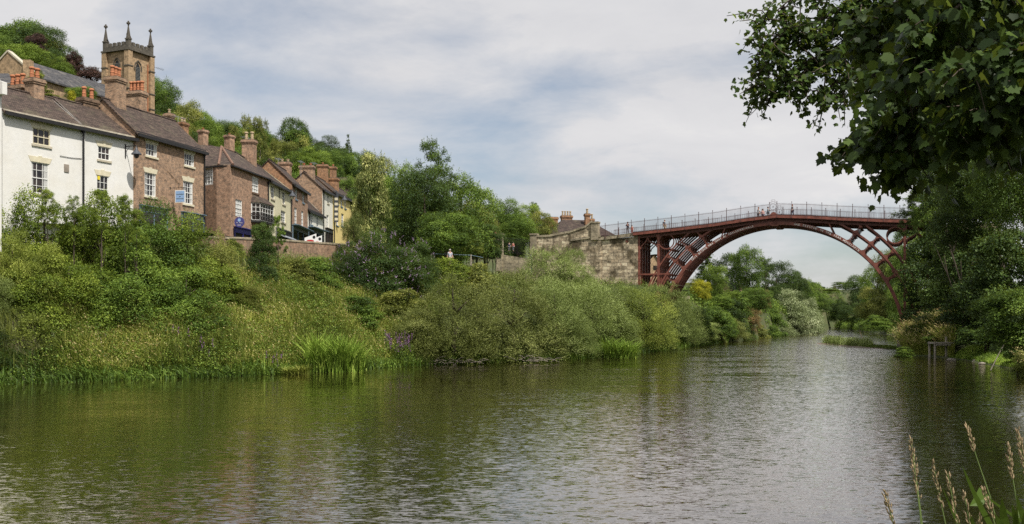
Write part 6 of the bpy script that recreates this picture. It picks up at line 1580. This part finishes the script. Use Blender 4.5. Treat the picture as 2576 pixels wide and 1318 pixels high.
# ---------------------------------------------------------------- overhanging sycamore, near
def maple(n):
    a=[(0,-.46),(.14,-.42),(.36,-.36),(.36,-.18),(.54,.06),(.37,.10),(.33,.25),(.20,.24),(.12,.40),(0,.56)]
    pts=a+[(-x,y) for x,y in a[1:-1]][::-1]; return np.array(pts)
MP=maple(1)
def maple_leaves(pos,tip,nrm,size,rg,name,mat):
    k=len(MP); n=len(pos); tip=unit(tip); nr=nrm-tip*np.sum(nrm*tip,1,keepdims=True); nr=unit(nr); sd=np.cross(tip,nr)
    lx=MP[:,0][None,:,None]; ly=MP[:,1][None,:,None]
    V=pos[:,None,:]+(sd[:,None,:]*lx+tip[:,None,:]*ly-nr[:,None,:]*(np.abs(lx)*.35+ly*ly*.25))*size[:,None,None]
    V=V.reshape(-1,3); Q=np.arange(n*k).reshape(-1,k)
    me=npmesh(name,V,Q,mat,np.clip(.4+rg.normal(size=n)*.2,0,1),k=k); return me
def limb_tree(name,label,trunk_xy,Yr,paths,leaf,per_m,seed,spread,rad,zt,extra_h=3,hang=.8):
    rg=np.random.default_rng(seed); rr=random.Random(seed); x0,y0=trunk_xy; gz=h1(x0,y0)
    o=empty(name,(x0,y0,gz),0,label,'tree')
    tk=MB(); tk.tube([(0,0,-.3),(.1,0,1.5),(-.1,.1,zt*.5-gz*.5),(0,0,zt-gz)],[rad*1.4,rad,rad*.85,rad*.6],10); tk.build('trunk',M['bark'],o,smooth=True)
    PO=[];TI=[];NR=[]
    for pi,path in enumerate(paths):
        pts=[P(px,py,Yr*f)-Vector((x0,y0,gz)) for px,py,f in path]
        hz=pts[0].z+1; root=Vector((0,0,min(zt-gz-.2,max(2,hz*.9))))
        full=([root]+pts) if pts[0].x*1<9 and path[0][0]>2450 else pts
        n=len(full); tb=MB()
        sm=[]
        for i in range(n-1):
            for t in (0,.5): 
                c_=full[i].lerp(full[i+1],t); 
                if t: c_+=Vector((rr.uniform(-.04,.04),rr.uniform(-.05,.05),rr.uniform(-.05,.05)))*Yr/11
                sm.append(c_)
        sm.append(full[-1]); r0=rad*.16
        tb.tube(sm,[max(.006*Yr/11,r0*(1-.93*i/(len(sm)-1))**1.3) for i in range(len(sm))],6)
        for i in range(len(sm)-1):
            seg=sm[i+1]-sm[i]; m=max(1,int(seg.length*per_m)) if i>=(2 if full is not pts else 0) else 0
            # twigs
            for k in range(max(1,m//4) if m else 0):
                b0=sm[i].lerp(sm[i+1],rr.random()); td=Vector((rr.gauss(0,1),rr.gauss(0,1),rr.gauss(-.35,.8))).normalized(); L_=rr.uniform(.5,1.15)*spread
                b1=b0+td*L_*.5; b2=b1+(td+Vector((0,0,-.45))).normalized()*L_*.5
                tb.tube([b0,b1,b2],[.010*Yr/11,.007*Yr/11,.003*Yr/11],4,False)
                q=rr.randint(14,22)
                for j in range(q):
                    f=rr.random(); c_=(b0.lerp(b1,f*2) if f<.5 else b1.lerp(b2,f*2-1))
                    off=Vector((rr.gauss(0,1),rr.gauss(0,1),rr.gauss(-.3,.7)))*leaf*.9
                    PO.append(c_+off); TI.append(off.normalized()*.6+Vector((0,0,-hang))+Vector((rr.gauss(0,.35),rr.gauss(0,.35),rr.gauss(0,.3)))); NR.append(Vector((rr.gauss(0,.6),-.5+rr.gauss(0,.5),.7+rr.gauss(0,.4))))
        tb.build('branch',M['bark'],o,smooth=True)
    PO=np.array([tuple(p) for p in PO]);TI=np.array([tuple(p) for p in TI]);NR=np.array([tuple(p) for p in NR])
    sz=leaf*rg.uniform(.65,1.25,len(PO)); addobj('leaves',maple_leaves(PO,TI,NR,sz,rg,'leaves',L['near']),o)
    return o,len(PO)
paths=[[(2640,40,.95),(2480,60,.95),(2350,90,1),(2230,140,1.02),(2150,200,1.05)],
[(2640,150,.9),(2500,170,.9),(2380,210,.93),(2260,270,.96),(2170,320,1),(2145,370,1.02)],
[(2640,-40,1),(2450,-30,1),(2300,0,1),(2180,60,1.05),(2110,150,1.1)],
[(2400,200,.95),(2300,300,.95),(2250,390,.96),(2230,440,.98)],
[(2640,120,.85),(2520,230,.85),(2400,300,.88),(2330,360,.9)],
[(2640,-100,.9),(2500,-60,.85),(2380,20,.85),(2290,110,.88),(2240,230,.9)],
[(2500,170,.95),(2360,260,.98),(2230,350,1.0),(2195,385,1.0),(2180,415,1)],
[(2640,200,.8),(2560,230,.8),(2480,280,.85),(2410,340,.9)],
[(2640,330,1.25),(2560,370,1.3),(2480,400,1.35)],
[(2640,60,.8),(2560,110,.8),(2450,150,.8),(2350,180,.82)]]
paths=[[(a+28,b_,c_) for a,b_,c_ in p_] for p_ in paths]
_,nn1=limb_tree('sycamore_tree','near sycamore whose big dark leaves overhang the top right corner',(8.3,10.5),11.5,paths,.125,92,3,.5,.38,9.5)
paths2=[[(2300,-60,1),(2180,-10,1),(2080,40,1),(1990,80,1),(1920,110,1),(1895,150,1.02)],
[(2350,-100,1),(2150,-60,1),(2020,-20,1),(1950,30,1),(1905,80,1)],
[(2300,60,1),(2190,90,1),(2100,150,1),(2010,190,1),(1950,210,1),(1910,235,1)],
[(2250,150,1),(2150,175,1),(2090,215,1),(2050,250,1)],
[(2080,125,1),(2040,150,1),(1990,180,1),(1960,245,1)],
[(2300,0,1),(2150,40,1),(2050,90,1),(1960,140,1),(1900,190,1)],
[(2300,30,1),(2200,60,1),(2120,130,1),(2110,200,1),(2080,245,1)]]
_,nn2=limb_tree('sycamore_tree','farther sycamore limb with small leaves reaching left across the sky',(17.5,27),29,paths2,.16,46,9,1.25,.5,15,hang=.4)
# out-of-frame crown of the near sycamore that shades the corner
o=[x for x in bpy.data.objects if x.name=='sycamore_tree'][0]
c=addobj('crown',proto(('round','deep',0)),o,(1.0,0,7.2)); c.scale=(9,9,6)
# ---------------------------------------------------------------- foreground reed-grass
fg=np.random.default_rng(77)
def stalk(tip,base,seed,head=.26,label='',leafy=False):
    rr=random.Random(seed); o=empty('grass_stalk',base,0,label,'grass stalk','seeding grass stalks in the near right corner')
    t=Vector(tip)-Vector(base); mid=t*.55+Vector((.0,0,t.z*.08)); pts=[Vector((0,0,0)),mid*.5+Vector((0,0,.02)),mid,t*.8+Vector((0,0,.02)),t]
    MB().tube(pts,[.0035,.003,.0026,.002,.0015],5).build('stem',M['grassstem'],o)
    d=(t-pts[3]).normalized(); sp=MB(); n=34
    for i in range(n):
        f=i/n; c_=t-d*head*(1-f); w_=.0065*math.sin(math.pi*min(1,.12+f*.88))**.7*(1+.5*math.sin(f*17+seed))+.003
        off=Vector((rr.gauss(0,1),rr.gauss(0,1),rr.gauss(0,1))).normalized(); p=c_+off*w_*.7; q=p+(d*.85+off*.28)*.022
        sp.tube([p,(p+q)/2,q],[.001,.0032,.0007],5)
    sp.build('seed_head',M['seedtan'],o)
    if leafy:
        a=pts[2]; dd=Vector((leafy*.09,-.02,-.035)); s_=Vector((0,.012,.02)); MB().quad(a,a+dd*.45+s_+Vector((0,0,.03)),a+dd,a+dd*.45-s_).build('leaf',L['reed'],o,fix=False)
M['grassstem']=plain('grass_stem',(.16,.22,.07),.6,.2,6); M['seedtan']=plain('seed_tan',(.36,.27,.16),.8,.25,30)
SK=[(2225,1235,2300,1420,.13,'lowest leftmost grass head tilted over bright water',0),
(2292,1105,2340,1430,.2,'grass head second from the left, tall and nearly upright',0),
(2298,1140,2345,1440,.18,'grass head leaning close against the tall upright one',0),
(2346,1158,2420,1440,.2,'grass head third cluster from the left, slightly tilted',0),
(2384,1192,2450,1440,.2,'stout pale grass head in the middle of the corner',0),
(2425,1240,2480,1440,.19,'stout grass head right of the middle one',0),
(2462,1297,2490,1440,.16,'short grass head just above the bottom edge',0),
(2433,1075,2560,1380,.10,'longest arching green stalk with small head',-1),
(2475,1232,2560,1400,.12,'grass head leaning left above the broad green leaves',0),
(2535,1122,2590,1380,.13,'grass head near the right edge leaning left',0),
(2568,1110,2620,1380,.13,'grass head cut by the right edge',0),
(2560,1083,2610,1300,.12,'topmost grass head at the right edge',0)]
for i,(a,b_,c_,d_,hl,lb_,lf) in enumerate(SK):
    Yq=3.6+.12*(i%4); stalk(P(a,b_,Yq),P(c_,d_+160,Yq+.05),i,hl,lb_,lf)
# broad leaves at the very corner
lf=MB(); rr=random.Random(4)
def blade3(mb,p,q,w_,bend=.03):
    p=Vector(p);q=Vector(q); d=q-p; s_=d.cross(Vector((0,1,0))).normalized()*w_; n=6; pr_=None
    for i in range(n+1):
        f=i/n; c_=p+d*f+Vector((0,bend*math.sin(math.pi*f),0)); ww=s_*math.sin(math.pi*(.15+.85*f))**.8; cur=(c_-ww,c_+ww)
        if pr_: mb.quad(pr_[0],pr_[1],cur[1],cur[0])
        pr_=cur
for a,b_,c_,d_,w_ in ((2540,1400,2420,1170,.010),(2560,1420,2520,1250,.02),(2580,1400,2500,1290,.016),(2600,1400,2545,1265,.014),(2570,1420,2560,1270,.014),(2620,1380,2555,1240,.012),(2500,1420,2440,1290,.012),(2600,1330,2470,1240,.005),(2610,1400,2575,1290,.018),(2540,1420,2460,1320,.014),(2500,1480,2370,1225,.008)):
    blade3(lf,P(a,b_,3.7),P(c_,d_,3.6),w_)
tag(lf.build('leafy_plant',L['reed'],fix=False),'broad-bladed green plant in the bottom right corner','plant')
# ---------------------------------------------------------------- people
def skin_mesh(name,J,E_,mat,sub=2):
    me=bpy.data.meshes.new(name); ks=list(J); me.from_pydata([J[k][0] for k in ks],[(ks.index(a),ks.index(b_)) for a,b_ in E_],[])
    o=bpy.data.objects.new(name,me); COL.objects.link(o); m_=o.modifiers.new('s','SKIN'); s_=o.modifiers.new('b','SUBSURF'); s_.levels=sub
    for i,k in enumerate(ks):
        r=J[k][1]; r=(r,r) if not isinstance(r,tuple) else r; me.skin_vertices[0].data[i].radius=r
    me.skin_vertices[0].data[0].use_root=True
    dg=bpy.context.evaluated_depsgraph_get(); out=bpy.data.meshes.new_from_object(o.evaluated_get(dg)); bpy.data.objects.remove(o)
    out.name=name; out.materials.clear(); out.materials.append(mat); out.polygons.foreach_set('use_smooth',[True]*len(out.polygons)); return out
def person(loc,rz,h,label,top,bot,hair,pose='stand',pattern=None,bag=None):
    o=empty('person',loc,rz,label,'person'); s=h/1.75; v=lambda x,y,z:(x*s,y*s,z*s)
    st={'stand':.10,'walk':.26,'arms':.1}[pose]
    hip=.95; K=dict(pel=(v(0,0,.97),(.15*s,.11*s)),wa=(v(0,0,1.1),(.14*s,.10*s)),ch=(v(0,.0,1.32),(.17*s,.115*s)),ne=(v(0,-.01,1.48),.06*s),he=(v(0,-.03,1.58),(.075*s,.09*s)),ht=(v(0,-.02,1.69),(.07*s,.085*s)))
    E_=[('pel','wa'),('wa','ch'),('ch','ne'),('ne','he'),('he','ht')]
    for sd,n in ((-1,'l'),(1,'r')):
        y=sd*st
        K['h'+n]=(v(sd*.09,0,.9),.085*s); K['k'+n]=(v(sd*.1,-.03+y*.4,.5),.058*s); K['a'+n]=(v(sd*.1,y*.9,.09),.042*s); K['t'+n]=(v(sd*.11,y*.9-.17,.035),.035*s)
        K['s'+n]=(v(sd*.185,0,1.40),.06*s)
        if pose=='arms': K['e'+n]=(v(sd*.27,-.05,1.16),.042*s); K['w'+n]=(v(sd*.16,-.26,1.25),.032*s); K['f'+n]=(v(sd*.08,-.30,1.32),.03*s)
        else: K['e'+n]=(v(sd*.25,.03-y*.3,1.13),.042*s); K['w'+n]=(v(sd*.27,-.06-y*.5,.89),.032*s); K['f'+n]=(v(sd*.26,-.09-y*.5,.77),.03*s)
        E_+=[('pel','h'+n),('h'+n,'k'+n),('k'+n,'a'+n),('a'+n,'t'+n),('ch','s'+n),('s'+n,'e'+n),('e'+n,'w'+n),('w'+n,'f'+n)]
    body=skin_mesh('body',K,E_,M['skin']); addobj('body',body,o)
    g=1.28; up=lambda keys:{k:(K[k][0],tuple(q*g for q in K[k][1]) if isinstance(K[k][1],tuple) else K[k][1]*g) for k in keys}
    J=up(['wa','pel','ch','sl','sr','el','er']); addobj('shirt',skin_mesh('shirt',J,[('wa','pel'),('wa','ch'),('ch','sl'),('ch','sr'),('sl','el'),('sr','er')],top),o)
    J=up(['pel','hl','hr','kl','kr','al','ar']); addobj('trousers',skin_mesh('trousers',J,[('pel','hl'),('pel','hr'),('hl','kl'),('hr','kr'),('kl','al'),('kr','ar')],bot),o)
    bm=bmesh.new(); bmesh.ops.create_uvsphere(bm,u_segments=10,v_segments=8,radius=.118*s)
    for q in [q for q in bm.verts if q.co.z<-.02*s and q.co.y<.02*s]: bm.verts.remove(q)
    me=bpy.data.meshes.new('hair'); bm.to_mesh(me); bm.free(); me.materials.append(hair); addobj('hair',me,o,v(0,.01,1.66))
    mb=MB(); 
    for sx in(-1,1): mb.box(*sorted((sx*.02*s,sx*.045*s)),-.128*s,-.112*s,1.63*s,1.645*s)
    mb.box(-.012*s,.012*s,-.145*s,-.11*s,1.585*s,1.62*s); mb.build('face_features',M['hairbrown'],o)
    if bag: MB().box(-.13*s,.13*s,.12*s,.26*s,1.05*s,1.42*s).build('backpack',bag,o)
    return o
M['hairbrown']=plain('hair_brown',(.05,.03,.02),.7); M['hairgrey']=plain('hair_grey',(.35,.32,.3),.7); M['hairred']=plain('hair_auburn',(.2,.07,.03),.7)
M['navycl']=plain('navy_cloth',(.03,.035,.07),.8); M['khaki']=plain('khaki_cloth',(.42,.34,.22),.8); M['greycl']=plain('grey_cloth',(.16,.16,.17),.8); M['redcl']=plain('brick_red_cloth',(.3,.09,.07),.8); M['whitecl']=plain('white_cloth',(.6,.6,.6),.8); M['pinkcl']=plain('pink_cloth',(.5,.3,.28),.8); M['teal']=plain('teal_cloth',(.06,.16,.2),.8)
m,nt,b=newmat('check_shirt'); v=objvec(nt); t=nt.nodes.new('ShaderNodeTexChecker'); t.inputs['Scale'].default_value=11; t.inputs['Color1'].default_value=(.62,.6,.6,1); t.inputs['Color2'].default_value=(.2,.21,.33,1); nt.links.new(v,t.inputs['Vector']); nt.links.new(t.outputs[0],b.inputs['Base Color']); b.inputs['Roughness'].default_value=.85; M['check']=m
p=P(1132,628,106); person((p.x,p.y,p.z-1.7),R(25),1.75,'grey-haired man in a checked shirt with rucksack walking the riverside path',M['check'],M['khaki'],M['hairgrey'],'walk',bag=M['greycl'])
def bp_(px,pyhead,t,h,*a,**k):
    s_,z_=BP(px,pyhead,t); w3=BW(s_,t,0); zz_=dz(s_)-.06 if s_>-18.9 else dz(-18.9)+(s_+18.9)*.09
    return person((w3.x,w3.y,zz_),k.pop('rz',0),h,*a,**k)
bp_(1579,560,1.4,1.72,'person in dark navy jacket standing at the town end of the bridge',M['navycl'],M['greycl'],M['hairbrown'],'arms',rz=R(-40))
bp_(1590,570,1.8,1.25,'small person in brick red top beside the navy jacketed one',M['redcl'],M['redcl'],M['hairbrown'],'stand',rz=R(10))
bp_(1672,550,3.0,1.72,'grey-haired person in grey top walking up the bridge',M['greycl'],M['khaki'],M['hairgrey'],'walk',rz=R(70),bag=M['navycl'])
bp_(1908,520,3.2,1.72,'fair-haired person in white top left of the bridge ornament',M['whitecl'],M['greycl'],M['hairred'],'stand',rz=R(-60))
bp_(1919,525,4.6,1.6,'person in pink top nearest the bridge ornament on its left',M['pinkcl'],M['navycl'],M['hairbrown'],'stand',rz=R(20))
bp_(1932,523,3.8,1.68,'person in teal top immediately beside the bridge ornament',M['teal'],M['greycl'],M['hairbrown'],'arms',rz=R(60))
bp_(1993,522,2.6,1.72,'auburn-haired person in grey top right of the bridge ornament',M['greycl'],M['navycl'],M['hairred'],'walk',rz=R(-80))
for i,(px,c_,lb_) in enumerate(((1281,'navycl','seated visitor in navy behind the black railing, left one'),(1291,'redcl','seated visitor in red behind the black railing, right one'))):
    p=P(px,609,134); person((p.x,p.y,p.z-1.2),R(30*i),1.2,lb_,M[c_],M['greycl'],M['hairbrown'],'stand')
print('near leaves',nn1,nn2,'objects',len(bpy.data.objects))

for o in bpy.data.objects:
    if o.parent is None and o.type=='EMPTY' and 'stage' not in o.name:
        if inside(np.array([o.location.x]),np.array([o.location.y]),RIV)[0] and 'group' in o.keys(): print('INRIVER',o.name,o['label'],tuple(round(v,1) for v in o.location))
